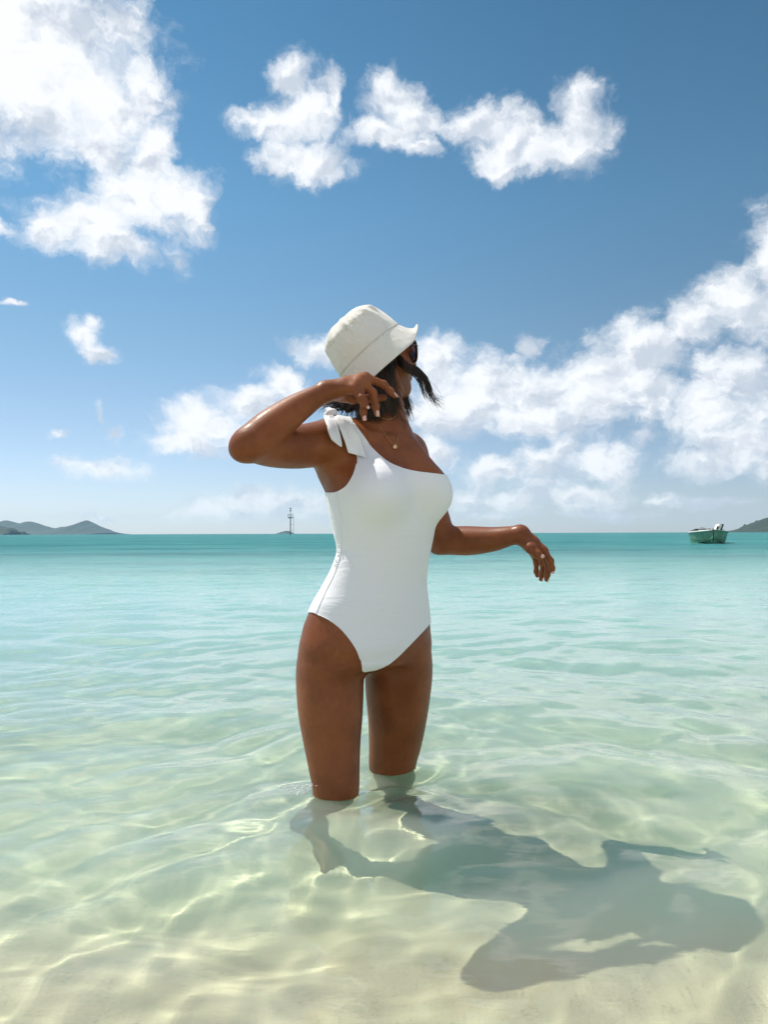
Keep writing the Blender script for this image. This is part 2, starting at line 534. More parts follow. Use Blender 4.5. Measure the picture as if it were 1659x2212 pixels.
class Field:
    def __init__(s, src=None):
        s.f = np.full(NXYZ, BAND, dtype=np.float32) if src is None else src.copy()
    def grid(s, lo, hi):
        sl, g = [], []
        for i in range(3):
            a = max(0, int((lo[i] - LO[i]) / RES)); b = min(NXYZ[i], int((hi[i] - LO[i]) / RES) + 2)
            sl.append(slice(a, max(a, b))); g.append(AX[i][a:max(a, b)])
        return tuple(sl), (g[0][:, None, None], g[1][None, :, None], g[2][None, None, :])
    def join(s, sl, d, k):
        o = s.f[sl]
        if k > 0:
            h = np.clip(0.5 + 0.5 * (o - d) / k, 0, 1)
            s.f[sl] = o + (d - o) * h - k * h * (1 - h)
        else:
            s.f[sl] = np.minimum(o, d)
    def cone(s, a, b, ra, rb, k=0.01):
        a = np.array(a, dtype=np.float32); b = np.array(b, dtype=np.float32)
        m = max(ra, rb) + BAND
        sl, (x, y, z) = s.grid(np.minimum(a, b) - m, np.maximum(a, b) + m)
        ba = b - a
        L = float(ba @ ba) + 1e-12
        t = np.clip(((x - a[0]) * ba[0] + (y - a[1]) * ba[1] + (z - a[2]) * ba[2]) / L, 0, 1)
        d = np.sqrt((x - a[0] - t * ba[0]) ** 2 + (y - a[1] - t * ba[1]) ** 2 + (z - a[2] - t * ba[2]) ** 2) - (ra + t * (rb - ra))
        s.join(sl, d, k)
    def chain(s, pts, rad, k=0.01, kk=None, spline=0):
        """a limb: its own pieces run together, then the whole is blended with the rest"""
        pts = [np.array(p) for p in pts]
        if spline:
            n = len(pts); P4 = np.array([np.append(p, r) for p, r in zip(pts, rad)])
            out = []
            for i in range(n - 1):
                p0, p1, p2, p3 = P4[max(i - 1, 0)], P4[i], P4[i + 1], P4[min(i + 2, n - 1)]
                for t in np.linspace(0, 1, spline, endpoint=False):
                    out.append(0.5 * (2 * p1 + (p2 - p0) * t + (2 * p0 - 5 * p1 + 4 * p2 - p3) * t * t + (3 * p1 - p0 - 3 * p2 + p3) * t ** 3))
            out.append(P4[-1])
            pts = [o[:3] for o in out]; rad = [o[3] for o in out]
            kk = 0.002
        allp = np.array(pts); m = max(rad) + BAND
        sub = Field.__new__(Field)
        sl, (x, y, z) = s.grid(allp.min(0) - m, allp.max(0) + m)
        d = None
        for i in range(len(pts) - 1):
            a, b = pts[i], pts[i + 1]
            ba = b - a
            L = float(ba @ ba) + 1e-12
            t = np.clip(((x - a[0]) * ba[0] + (y - a[1]) * ba[1] + (z - a[2]) * ba[2]) / L, 0, 1).astype(np.float32)
            e = np.sqrt((x - a[0] - t * ba[0]) ** 2 + (y - a[1] - t * ba[1]) ** 2 + (z - a[2] - t * ba[2]) ** 2) - (rad[i] + t * (rad[i + 1] - rad[i]))
            if d is None:
                d = e
            else:
                q = kk if kk is not None else 0.35 * rad[i]
                h = np.clip(0.5 + 0.5 * (d - e) / q, 0, 1)
                d = d + (e - d) * h - q * h * (1 - h)
        s.join(sl, d.astype(np.float32), k)
    def ball(s, c, r, k=0.01, axes=None):
        r = np.array(r if hasattr(r, '__len__') else (r, r, r), dtype=np.float32)
        c = np.array(c)
        m = r.max() + BAND
        sl, (x, y, z) = s.grid(c - m, c + m)
        A = np.eye(3) if axes is None else np.array(axes)
        q = [(x - c[0]) * A[i][0] + (y - c[1]) * A[i][1] + (z - c[2]) * A[i][2] for i in range(3)]
        k1 = np.sqrt(sum((q[i] / r[i]) ** 2 for i in range(3)))
        k2 = np.sqrt(sum((q[i] / r[i] ** 2) ** 2 for i in range(3))) + 1e-9
        s.join(sl, (k1 * (k1 - 1) / k2).astype(np.float32), k)
    def stack(s, rows, phi, k=0.02, power=2.0):
        """rows: (py, left px, right px, depth ratio, Y) - an elliptic column through measured outlines"""
        c, sn = math.cos(phi), math.sin(phi)
        zs, X, Yc, A, B = [], [], [], [], []
        for (py, l, r, ratio, Y) in rows:
            pl, pr = at(l, py, Y), at(r, py, Y)
            half = (pr[0] - pl[0]) / 2
            w = half / math.sqrt(c * c + ratio * ratio * sn * sn)
            zs.append(pl[2]); X.append((pl[0] + pr[0]) / 2); Yc.append(Y); A.append(w); B.append(w * ratio)
        o = np.argsort(zs)
        zs, X, Yc, A, B = [np.array(q)[o] for q in (zs, X, Yc, A, B)]
        m = max(A) + BAND
        sl, (x, y, z) = s.grid((X.min() - m, Yc.min() - m, zs[0] - BAND), (X.max() + m, Yc.max() + m, zs[-1] + BAND))
        zz = np.clip(z.ravel(), zs[0], zs[-1])
        def sm(v):                                     # smooth (Catmull-Rom like) interpolation
            g = np.gradient(v, zs)
            i = np.clip(np.searchsorted(zs, zz) - 1, 0, len(zs) - 2)
            h = zs[i + 1] - zs[i]; t = (zz - zs[i]) / h
            return ((2 * t**3 - 3 * t**2 + 1) * v[i] + (t**3 - 2 * t**2 + t) * h * g[i] + (-2 * t**3 + 3 * t**2) * v[i + 1] + (t**3 - t**2) * h * g[i + 1]).astype(np.float32)[None, None, :]
        ex = np.maximum(np.maximum(zs[0] - z, z - zs[-1]), 0).astype(np.float32)
        xx, yy = x - sm(X), y - sm(Yc)
        u = xx * c + yy * sn
        v = -xx * sn + yy * c
        a, b = sm(A), sm(B)
        k1 = np.sqrt((u / a) ** 2 + (v / b) ** 2) + 1e-9
        k2 = np.sqrt((u / a ** 2) ** 2 + (v / b ** 2) ** 2) + 1e-9
        d = k1 * (k1 - 1) / k2
        d = np.where(ex > 0, np.sqrt(np.maximum(d + 0.02, 0) ** 2 + (ex + 0.0) ** 2) - 0.02 + np.minimum(d + 0.02, 0) * 0, d)
        s.join(sl, d.astype(np.float32), k)
    def sample(s, p):
        p = np.atleast_2d(np.asarray(p, dtype=float))
        q = (p - LO) / RES
        i = np.clip(np.floor(q).astype(int), 0, NXYZ - 2)
        t = np.clip(q - i, 0, 1)
        r = 0
        for a in (0, 1):
            for b in (0, 1):
                for c in (0, 1):
                    w = (t[:, 0] if a else 1 - t[:, 0]) * (t[:, 1] if b else 1 - t[:, 1]) * (t[:, 2] if c else 1 - t[:, 2])
                    r = r + w * s.f[i[:, 0] + a, i[:, 1] + b, i[:, 2] + c]
        return r
    def surf(s, px, py, off=0.0, y0=1.5, y1=2.3):
        """first point of the skin met along the sight line, lifted by off"""
        for Y in np.arange(y0, y1, 0.002):
            p = at(px, py, Y)
            if s.sample(p)[0] <= off:
                a_, b_ = Y - 0.002, Y
                for _ in range(12):
                    m_ = (a_ + b_) / 2
                    if s.sample(at(px, py, m_))[0] <= off: b_ = m_
                    else: a_ = m_
                return at(px, py, b_)
        return at(px, py, 1.85)

def surface_nets(f, iso=0.0, smooth=2):
    f = f - iso if iso else f
    s = f < 0
    n = np.array(f.shape)
    cnt = np.zeros(n - 1, dtype=np.int8)
    for a in (0, 1):
        for b in (0, 1):
            for c in (0, 1):
                cnt += s[a:n[0] - 1 + a, b:n[1] - 1 + b, c:n[2] - 1 + c]
    act = (cnt > 0) & (cnt < 8)
    I = np.argwhere(act)
    ids = np.full(n - 1, -1, dtype=np.int32)
    ids[act] = np.arange(len(I))
    corners = np.array([(a, b, c) for a in (0, 1) for b in (0, 1) for c in (0, 1)])
    val = np.stack([f[I[:, 0] + a, I[:, 1] + b, I[:, 2] + c] for a, b, c in corners], 1)
    acc = np.zeros((len(I), 3)); num = np.zeros(len(I))
    for i in range(8):
        for j in range(i + 1, 8):
            if np.abs(corners[i] - corners[j]).sum() == 1:
                m = (val[:, i] < 0) != (val[:, j] < 0)
                t = val[m, i] / (val[m, i] - val[m, j])
                acc[m] += corners[i] + t[:, None] * (corners[j] - corners[i])
                num[m] += 1
    V = LO + RES * (I + acc / num[:, None])
    Q = []
    for ax in range(3):
        u, w = (ax + 1) % 3, (ax + 2) % 3
        sl0 = [slice(None)] * 3; sl1 = [slice(None)] * 3
        sl0[ax] = slice(0, n[ax] - 1); sl1[ax] = slice(1, n[ax])
        d = s[tuple(sl0)].astype(np.int8) - s[tuple(sl1)].astype(np.int8)
        E = np.argwhere(d != 0)
        E = E[(E[:, u] > 0) & (E[:, w] > 0) & (E[:, u] < n[u] - 1) & (E[:, w] < n[w] - 1)]
        sg = d[E[:, 0], E[:, 1], E[:, 2]]
        cells = []
        for (du, dw) in ((0, 0), (-1, 0), (-1, -1), (0, -1)):
            c = E.copy(); c[:, u] += du; c[:, w] += dw
            cells.append(ids[c[:, 0], c[:, 1], c[:, 2]])
        q = np.stack(cells, 1)
        q[sg < 0] = q[sg < 0][:, ::-1]
        Q.append(q)
    Q = np.concatenate(Q)
    for it in range(smooth):                                  # light Taubin smoothing
        for lam in (0.5, -0.52):
            a = np.zeros_like(V); c = np.zeros(len(V))
            for i in range(4):
                j = (i + 1) % 4
                np.add.at(a, Q[:, i], V[Q[:, j]]); np.add.at(c, Q[:, i], 1)
                np.add.at(a, Q[:, j], V[Q[:, i]]); np.add.at(c, Q[:, j], 1)
            V = V + lam * (a / np.maximum(c, 1)[:, None] - V)
    return V, Q

PHI = math.radians(40)
U_ = np.array((math.cos(PHI), math.sin(PHI), 0.0))            # towards her left
N_ = np.array((math.sin(PHI), -math.cos(PHI), 0.0))           # the way her chest faces
Z_ = np.array((0, 0, 1.0))
B3 = (U_, N_, Z_)

torso = Field()
torso.stack([
    (940, 742, 888, 0.62, 1.885), (965, 724, 905, 0.66, 1.882), (990, 710, 922, 0.70, 1.88), (1025, 698, 940, 0.72, 1.875),
    (1065, 709, 944, 0.74, 1.87), (1100, 714, 943, 0.75, 1.87), (1150, 724, 938, 0.74, 1.87), (1190, 731, 930, 0.73, 1.872),
    (1220, 722, 925, 0.72, 1.875), (1260, 702, 922, 0.70, 1.88), (1300, 679, 926, 0.68, 1.885), (1345, 663, 931, 0.66, 1.89),
    (1390, 657, 932, 0.62, 1.885), (1415, 664, 922, 0.60, 1.88)], PHI, 0.0)
# legs
NEAR = [(1365, 668, 780, 1.05, 1.86), (1415, 646, 787, 1.05, 1.845), (1447, 640, 787, 1.05, 1.835), (1480, 640, 786, 1.05, 1.83), (1550, 646, 783, 1.02, 1.815),
        (1600, 655, 779, 1.0, 1.805), (1660, 667, 777, 1.0, 1.79), (1705, 675, 776, 1.0, 1.78), (1740, 676, 770, 1.0, 1.78),
        (1790, 670, 750, 1.1, 1.79), (1840, 660, 736, 1.2, 1.81), (1872, 654, 722, 1.15, 1.83), (1896, 653, 707, 1.05, 1.84), (1920, 652, 698, 1.05, 1.845), (1950, 652, 697, 1.1, 1.845)]
FARL = [(1395, 795, 930, 1.0, 1.93), (1430, 789, 934, 1.02, 1.94), (1460, 788, 934, 1.02, 1.945), (1500, 790, 930, 1.0, 1.955), (1530, 793, 926, 1.0, 1.96),
        (1570, 796, 919, 1.0, 1.97), (1620, 797, 908, 1.0, 1.98), (1652, 797, 899, 1.0, 1.985), (1690, 804, 896, 1.0, 1.99),
        (1730, 812, 890, 1.1, 2.00), (1780, 815, 883, 1.15, 2.02), (1815, 820, 878, 1.1, 2.03), (1840, 825, 871, 1.0, 2.035), (1864, 826, 868, 1.05, 2.03)]
torso.stack(NEAR, 0.0, 0.035)
torso.stack(FARL, 0.0, 0.022)
Cp = at(789, 1396, 1.875)
torso.ball(Cp, (0.050, 0.060, 0.058), 0.030, B3)
Cb = at(790, 1330, 1.89)                                       # seat
torso.ball(Cb - 0.075 * N_ - 0.030 * U_ - 0.035 * Z_, (0.072, 0.070, 0.085), 0.03, B3)
torso.ball(Cb - 0.062 * N_ + 0.085 * U_ - 0.035 * Z_, (0.075, 0.070, 0.085), 0.03, B3)
Cc = at(826, 1068, 1.87)                                       # bust
torso.ball(Cc - 0.074 * U_ + 0.078 * N_ - 0.002 * Z_, (0.062, 0.056, 0.060), 0.045, B3)
torso.ball(Cc + 0.077 * U_ + 0.080 * N_ - 0.000 * Z_, (0.058, 0.057, 0.060), 0.040, B3)
torso.cone(at(880, 985, 1.865), at(905, 1035, 1.835), 0.040, 0.045, 0.04)
torso.cone(at(702, 988, 1.83), at(734, 1066, 1.86), 0.033, 0.022, 0.03)          # the fold behind the armpit
# neck and shoulders
NK = at(832, 930, 1.885)
S_R = at(718, 953, 1.80)
S_L = at(881, 977, 2.00)
torso.cone(at(822, 935, 1.89), S_R + (0.01, 0.005, 0.0), 0.046, 0.042, 0.035)
torso.cone(at(838, 945, 1.90), S_L, 0.046, 0.040, 0.035)
torso.chain([NK - 0.02 * Z_, at(831, 890, 1.885), at(828, 842, 1.90)], [0.054, 0.046, 0.046], 0.030)
# collar bones
torso.chain([at(822, 948, 1.815), at(790, 938, 1.79), S_R + (0.03, -0.02, 0.028)], [0.010, 0.011, 0.012], 0.022)
torso.chain([at(846, 952, 1.815), at(870, 955, 1.86), S_L + (0.0, -0.02, 0.022)], [0.010, 0.011, 0.012], 0.022)

arms = Field()
E_R = at(541, 959, 1.63)
W_R = at(704, 846, 1.705)
arms.chain([S_R, at(650, 965, 1.745), at(588, 967, 1.69), E_R], [0.053, 0.0495, 0.0430, 0.037], 0.0, 0.02, 6)
arms.chain([E_R, at(582, 927, 1.65), at(635, 887, 1.675), at(675, 862, 1.69), W_R], [0.0375, 0.0400, 0.0325, 0.0252, 0.0215], 0.010, 0.012, 6)
arms.ball(at(519, 972, 1.625), 0.018, 0.03)
E_L = at(956, 1167, 2.06)
W_L = at(1124, 1155, 1.975)
arms.chain([S_L, at(922, 1070, 2.04), E_L], [0.045, 0.041, 0.0365], 0.0, 0.02, 6)
arms.chain([E_L, at(1008, 1168, 2.04), at(1062, 1165, 2.01), at(1100, 1158, 1.985), W_L], [0.036, 0.0385, 0.0320, 0.0250, 0.0225], 0.010, 0.012, 6)
arms.ball(at(940, 1181, 2.065), 0.014, 0.022)

body = Field(torso.f)
def merge(dst, src, k):
    h = np.clip(0.5 + 0.5 * (dst.f - src.f) / k, 0, 1)
    dst.f = dst.f + (src.f - dst.f) * h - k * h * (1 - h)
merge(body, arms, 0.035)

def hand(F, wrist, fingers, thumb, wr, extra=()):
    """palm from the wrist to each knuckle, then four separate fingers and a thumb"""
    palm = Field.__new__(Field)
    for (pts, rad) in fingers:
        F.chain([wrist, (np.array(wrist) * 0.45 + np.array(pts[0]) * 0.55), pts[0]], [wr, rad[0] * 1.45, rad[0] * 1.22], 0.012, 0.006)
    for (c, r) in extra:
        F.ball(c, r, 0.014)
    # fingers are joined without fillets among themselves
    boxlo = np.min([p for q, _ in fingers + [thumb] for p in q], 0) - 0.06
    boxhi = np.max([p for q, _ in fingers + [thumb] for p in q], 0) + 0.06
    sl, g = F.grid(boxlo, boxhi)
    tmp = Field.__new__(Field); tmp.f = np.full(NXYZ, BAND, dtype=np.float32) if False else None
    fg = Field.__new__(Field); fg.f = np.full(F.f.shape, BAND, dtype=np.float32)
    for (pts, rad) in fingers + [thumb]:
        fg.chain(pts, rad, 0.0012, 0.004)
        for i in range(1, len(pts) - 1):                       # knuckle
            fg.ball(pts[i], rad[i] * 1.07, 0.004)
    o, d = F.f[sl], fg.f[sl]
    k = 0.007
    h = np.clip(0.5 + 0.5 * (o - d) / k, 0, 1)
    F.f[sl] = o + (d - o) * h - k * h * (1 - h)

T = at
HAND_R = [
    ([T(789, 815, 1.735), T(829, 831, 1.74), T(844, 846, 1.735), T(852, 855.5, 1.73)], [0.0098, 0.0086, 0.0076, 0.0062]),
    ([T(781, 820, 1.720), T(805, 849, 1.715), T(811.5, 877, 1.712), T(814, 895, 1.712)], [0.0100, 0.0090, 0.0078, 0.0062]),
    ([T(772, 829, 1.706), T(785, 866, 1.698), T(785, 890, 1.70), T(786.5, 904, 1.70)], [0.0096, 0.0086, 0.0074, 0.0060]),
    ([T(763, 840, 1.693), T(780, 861, 1.680), T(788, 873, 1.682), T(793, 880, 1.682)], [0.0088, 0.0076, 0.0066, 0.0054]),
]
THUMB_R = ([T(726, 855, 1.725), T(762, 861, 1.745), T(804, 862, 1.755), T(829, 859, 1.757)], [0.0130, 0.0120, 0.0096, 0.0078])
hand(body, W_R, HAND_R, THUMB_R, 0.0185, [(T(745, 852, 1.73), 0.015), (T(735, 843, 1.715), 0.016), (T(776, 826, 1.715), 0.0095), (T(768, 836, 1.702), 0.009), (T(784, 838, 1.712), 0.0055), (T(776, 848, 1.700), 0.0058), (T(797, 828, 1.728), 0.006)])
HAND_L = [
    ([T(1174, 1189, 1.962), T(1189, 1212, 1.955), T(1192, 1227, 1.955), T(1193, 1234, 1.955)], [0.0098, 0.0086, 0.0076, 0.0062]),
    ([T(1169, 1191, 1.978), T(1184, 1219, 1.980), T(1182, 1241, 1.982), T(1180.5, 1252, 1.984)], [0.0098, 0.0088, 0.0076, 0.0060]),
    ([T(1161, 1193, 1.994), T(1174, 1219, 2.000), T(1171, 1240, 2.004), T(1168.5, 1251, 2.006)], [0.0094, 0.0084, 0.0072, 0.0058]),
    ([T(1151, 1193, 2.010), T(1159, 1216, 2.022), T(1158.5, 1234, 2.026), T(1160.5, 1244, 2.026)], [0.0086, 0.0074, 0.0064, 0.0053]),
]
THUMB_L = ([T(1130, 1167, 1.963), T(1146, 1184, 1.945), T(1161, 1197, 1.935), T(1169, 1203, 1.931)], [0.0125, 0.0132, 0.0102, 0.0084])
hand(body, W_L, HAND_L, THUMB_L, 0.0195, [(T(1143, 1180, 1.962), 0.016), (T(1148, 1172, 1.975), 0.0165)])

# head, turned away to her left
HF = np.array((0.90, 0.42, 0.11)); HF /= np.linalg.norm(HF)
HS = np.cross(HF, (0.03, -0.05, 1.0)); HS /= np.linalg.norm(HS)     # her right
HU = np.cross(HS, HF)
H3 = (HS, HF, HU)
HC = at(808, 769, 1.90)
def hd(side, fwd, up):
    return HC + side * HS + fwd * HF + up * HU
head = Field()
head.ball(hd(0, -0.012, 0.018), (0.069, 0.085, 0.088), 0.0, H3)
head.ball(hd(0, 0.036, -0.035), (0.055, 0.056, 0.070), 0.03, H3)
head.ball(hd(0, 0.066, -0.082), (0.024, 0.020, 0.020), 0.028, H3)          # chin
for sd in (-1, 1):
    head.ball(hd(sd * 0.040, 0.052, -0.028), (0.024, 0.026, 0.026), 0.022, H3)   # cheek
    head.chain([hd(sd * 0.060, 0.0, -0.045), hd(sd * 0.046, 0.025, -0.078), hd(sd * 0.015, 0.066, -0.090)], [0.016, 0.016, 0.014], 0.022)   # jaw line
    head.ball(hd(sd * 0.074, -0.008, -0.012), (0.007, 0.018, 0.030), 0.006, H3)  # ear
    head.ball(hd(sd * 0.030, 0.080, 0.010), (0.016, 0.010, 0.010), 0.012, H3)    # lids
head.chain([hd(0, 0.082, 0.018), hd(0, 0.100, -0.012), hd(0, 0.106, -0.024)], [0.009, 0.009, 0.0105], 0.012)   # nose
for sd in (-1, 1):
    head.ball(hd(sd * 0.010, 0.094, -0.027), 0.0075, 0.006)
head.ball(hd(0, 0.0895, -0.050), (0.022, 0.0095, 0.0062), 0.006, H3)
head.ball(hd(0, 0.0880, -0.060), (0.020, 0.0100, 0.0068), 0.006, H3)
merge(body, head, 0.012)
# feet
def foot(F, ank, d, bedz):
    d = np.array((d[0], d[1], 0)); d = d / np.linalg.norm(d)
    heel = np.array((ank[0], ank[1], bedz + 0.030)) - 0.035 * d
    ball_ = np.array((ank[0], ank[1], bedz + 0.024)) + 0.105 * d
    sdv = np.array((-d[1], d[0], 0))
    F.chain([ank, heel], [0.030, 0.028], 0.02)
    F.chain([ank, np.array((ank[0], ank[1], bedz + 0.05)) + 0.03 * d, ball_], [0.031, 0.030, 0.024], 0.025)
    for i, (o, L, r) in enumerate(((-0.028, 0.058, 0.0115), (-0.010, 0.054, 0.009), (0.006, 0.047, 0.0085), (0.020, 0.038, 0.008), (0.032, 0.028, 0.008))):
        F.chain([ball_ + sdv * o * 0.9 - 0.02 * d, ball_ + sdv * o + L * d - (0, 0, 0.008)], [0.016, r], 0.006)
aR, aL = at(674, 1918, 1.845), at(847, 1838, 2.03)
foot(body, aR, (0.35, -0.94), float(bed_height(aR[0], aR[1])) + 0.004)
foot(body, aL, (0.75, -0.66), float(bed_height(aL[0], aL[1])) + 0.004)

BV, BQ = surface_nets(body.f)

m_skin, N = new_mat("tanned_skin")
p = pos(N)
mott = N.noise(p, 9.0, 4, 0.6)
fine = N.noise(p, 420.0, 3, 0.6)
c = N.mix(N.ramp(mott, 0.3, 0.7), (0.175, 0.048, 0.013, 1), (0.270, 0.082, 0.025, 1))
c = N.mix(N.ramp(N.noise(p, 75.0, 4, 0.7), 0.42, 0.70, 0.0, 0.18), c, (0.120, 0.032, 0.010, 1))
b = principled(N, Base_Color=c, Roughness=N.ramp(fine, 0.35, 0.65, 0.42, 0.58))
b.inputs['Subsurface Weight'].default_value = 0.07
b.inputs['Subsurface Radius'].default_value = (1.0, 0.35, 0.2)
b.inputs['Subsurface Scale'].default_value = 0.006
b.inputs['Specular IOR Level'].default_value = 0.25
wet = N.noise(p, 260.0, 2, 0.6)                      # salt water drying on the skin
N.put(b.inputs['Coat Weight'], N.ramp(wet, 0.54, 0.68, 0.05, 0.55))
b.inputs['Coat Roughness'].default_value = 0.20
N.put(b.inputs['Normal'], bump(N, N.math('MULTIPLY_ADD', N.noise(p, 130.0, 3, 0.6), 0.8, fine), 0.40, 0.0013))
ROOT = (float(S_R[0] * 0.5 + S_L[0] * 0.5), 1.88, float(bed_height(-0.03, 1.88)))
person = empty("person", ROOT)
tag(person, "woman in a white one-shoulder swimsuit and bucket hat wading knee deep with one arm raised", "person")
skin = mesh_obj("body", BV, BQ, m_skin, person)
skin.cycles.is_caustics_receiver = True
# ------------------------------------------------------------------ what she wears
def poly_sd(P, poly):
    """signed distance to a closed polygon, positive inside"""
    poly = np.array(poly, dtype=float)
    d = np.full(len(P), 1e9); ins = np.zeros(len(P), dtype=bool)
    for i in range(len(poly)):
        a, b = poly[i], poly[(i + 1) % len(poly)]
        e = b - a
        t = np.clip(((P - a) @ e) / (e @ e + 1e-12), 0, 1)
        d = np.minimum(d, np.hypot(*(P - a - t[:, None] * e).T))
        c = ((a[1] > P[:, 1]) != (b[1] > P[:, 1]))
        xi = a[0] + (P[:, 1] - a[1]) / (e[1] if abs(e[1]) > 1e-9 else 1e-9) * e[0]
        ins ^= c & (P[:, 0] < xi)
    return np.where(ins, d, -d)

def catmull(pts, n=6, closed=False):
    P = [np.array(p, dtype=float) for p in pts]
    out = []
    m = len(P)
    for i in range(m if closed else m - 1):
        g = (lambda j: P[j % m]) if closed else (lambda j: P[min(max(j, 0), m - 1)])
        p0, p1, p2, p3 = g(i - 1), g(i), g(i + 1), g(i + 2)
        for t in np.linspace(0, 1, n, endpoint=False):
            out.append(0.5 * (2 * p1 + (p2 - p0) * t + (2 * p0 - 5 * p1 + 4 * p2 - p3) * t * t + (3 * p1 - p0 - 3 * p2 + p3) * t ** 3))
    if not closed:
        out.append(P[-1])
    return np.array(out)

INV = np.array(CAM_M.inverted())
def to_pattern(V):
    q = V @ INV[:3, :3].T + INV[:3, 3]
    return np.stack([829.5 + FPX * q[:, 0] / -q[:, 2], 1106.0 - FPX * q[:, 1] / -q[:, 2]], 1)

def clip_mesh(V, Q, g):
    """keep the part of a quad mesh where g > 0, cut cleanly along g = 0"""
    T = np.concatenate([Q[:, [0, 1, 2]], Q[:, [0, 2, 3]]])
    gs = g[T] > 0
    full = gs.all(1)
    part = gs.any(1) & ~full
    verts = [tuple(v) for v in V]
    faces = [tuple(t) for t in T[full]]
    cache = {}
    def cut(a, b):
        k = (min(a, b), max(a, b))
        if k not in cache:
            t = g[a] / (g[a] - g[b])
            cache[k] = len(verts)
            verts.append(tuple(V[a] + t * (V[b] - V[a])))
        return cache[k]
    for t in T[part]:
        out = []
        for i in range(3):
            a, b = int(t[i]), int(t[(i + 1) % 3])
            if g[a] > 0: out.append(a)
            if (g[a] > 0) != (g[b] > 0): out.append(cut(a, b))
        for i in range(1, len(out) - 1):
            faces.append((out[0], out[i], out[i + 1]))
    F = np.array(faces)
    used = np.unique(F)
    remap = np.full(len(verts), -1); remap[used] = np.arange(len(used))
    return np.array(verts)[used], remap[F]

m_suit, N = new_mat("white_swim_fabric")
p = pos(N)
w1 = N.noise(p, 900.0, 2, 0.5)
w2 = N.noise(p, 26.0, 3, 0.5)
b = principled(N, Base_Color=(0.82, 0.83, 0.87, 1), Roughness=0.55)
b.inputs['Sheen Weight'].default_value = 0.15
b.inputs['Specular IOR Level'].default_value = 0.35
fold = N.noise(N.vec('MULTIPLY', p, (9.0, 9.0, 34.0)), 1.0, 3, 0.5, dist=0.8)      # faint stretch lines across the body
N.put(b.inputs['Normal'], bump(N, N.math('MULTIPLY_ADD', fold, 8.0, N.math('MULTIPLY_ADD', w2, 1.2, w1)), 0.25, 0.0014))

SUIT = ([(728, 880), (755, 893)] + [tuple(q) for q in catmull([(764, 914), (788, 946), (803, 967), (834, 995), (865, 1010), (896, 1018), (927, 1022), (962, 1025), (1010, 1022)])]
        + [(1010, 1300)] + [tuple(q) for q in catmull([(960, 1330), (933, 1344), (915, 1362), (890, 1388), (860, 1418), (835, 1438), (812, 1448)])]
        + [(795, 1451), (788, 1452)] + [tuple(q) for q in catmull([(783, 1450), (780, 1428), (770, 1403), (755, 1380), (735, 1357), (710, 1338), (683, 1326), (668, 1322), (630, 1318)])]
        + [(600, 1064)] + [tuple(q) for q in catmull([(690, 1063), (708, 1064), (727, 1062), (748, 1050), (763, 1026), (771, 1000), (768, 975), (752, 940), (735, 905)])])
SV, SQ = surface_nets(body.f, 0.0028)
uv = to_pattern(SV)
g = poly_sd(uv, SUIT)
arm_d, tor_d = arms.sample(SV), torso.sample(SV)
g = np.where((arm_d < tor_d - 0.002) & (uv[:, 1] > 990), -5.0, g)
# hands and head are never cloth
for q in [pp for pts, _ in HAND_R + [THUMB_R] for pp in pts]:
    g = np.where(np.linalg.norm(SV - q, axis=1) < 0.03, -5.0, g)
CV, CF = clip_mesh(SV, SQ, g)
suit = mesh_obj("swimsuit", CV, CF, m_suit, person)
sol = suit.modifiers.new("thickness", 'SOLIDIFY')
sol.thickness = 0.0022
sol.offset = -1.0

def ribbon_tube(name, pts, r, mat, parent, n=6):
    return MB().tube(pts, r, n).build(name, mat, parent, True)

# side seam and the ruched loops over it
seam_px = catmull([(727, 1064), (732, 1095), (737, 1135), (737, 1165), (736, 1194), (729, 1222), (718, 1250), (706, 1273), (697, 1293), (690, 1308), (684, 1323)], 5)
for pts_, nm in ((catmull([(764, 914), (788, 946), (803, 967), (834, 995), (865, 1010), (896, 1018), (927, 1022), (953, 1025)], 4), "neckline_hem"),
                 (catmull([(778, 1424), (770, 1403), (755, 1380), (735, 1357), (710, 1338), (686, 1327)], 4), "leg_hem"),
                 (catmull([(926, 1350), (915, 1362), (890, 1388), (860, 1418), (838, 1436)], 4), "leg_hem"),
                 (catmull([(730, 1062), (748, 1050), (763, 1026), (770, 1002)], 4), "armhole_hem")):
    ribbon_tube(nm, [body.surf(x, y, 0.0026) for x, y in pts_], 0.0011, m_suit, suit)
ribbon_tube("seam", [body.surf(x, y, 0.0030) for x, y in seam_px], 0.0016, m_suit, suit)
loops = MB()
for i, (x, y) in enumerate([(733, 1180), (732, 1191), (733, 1200), (729, 1212), (726, 1221)]):
    c = body.surf(x + 1, y, 0.004)
    loops.tube([c + np.array((0.004 * math.cos(t) - 0.001, 0.0, 0.004 * math.sin(t) * (0.6 + 0.2 * (i % 2)))) for t in np.linspace(0, 6.0, 9)], 0.0013, 5)
loops.build("ruching", m_suit, suit, True)
hem = ribbon_tube("bust_seam", [body.surf(x, y, 0.0026) for x, y in catmull([(740, 1096), (756, 1096), (774, 1094)], 5)], 0.0008, m_suit, suit)

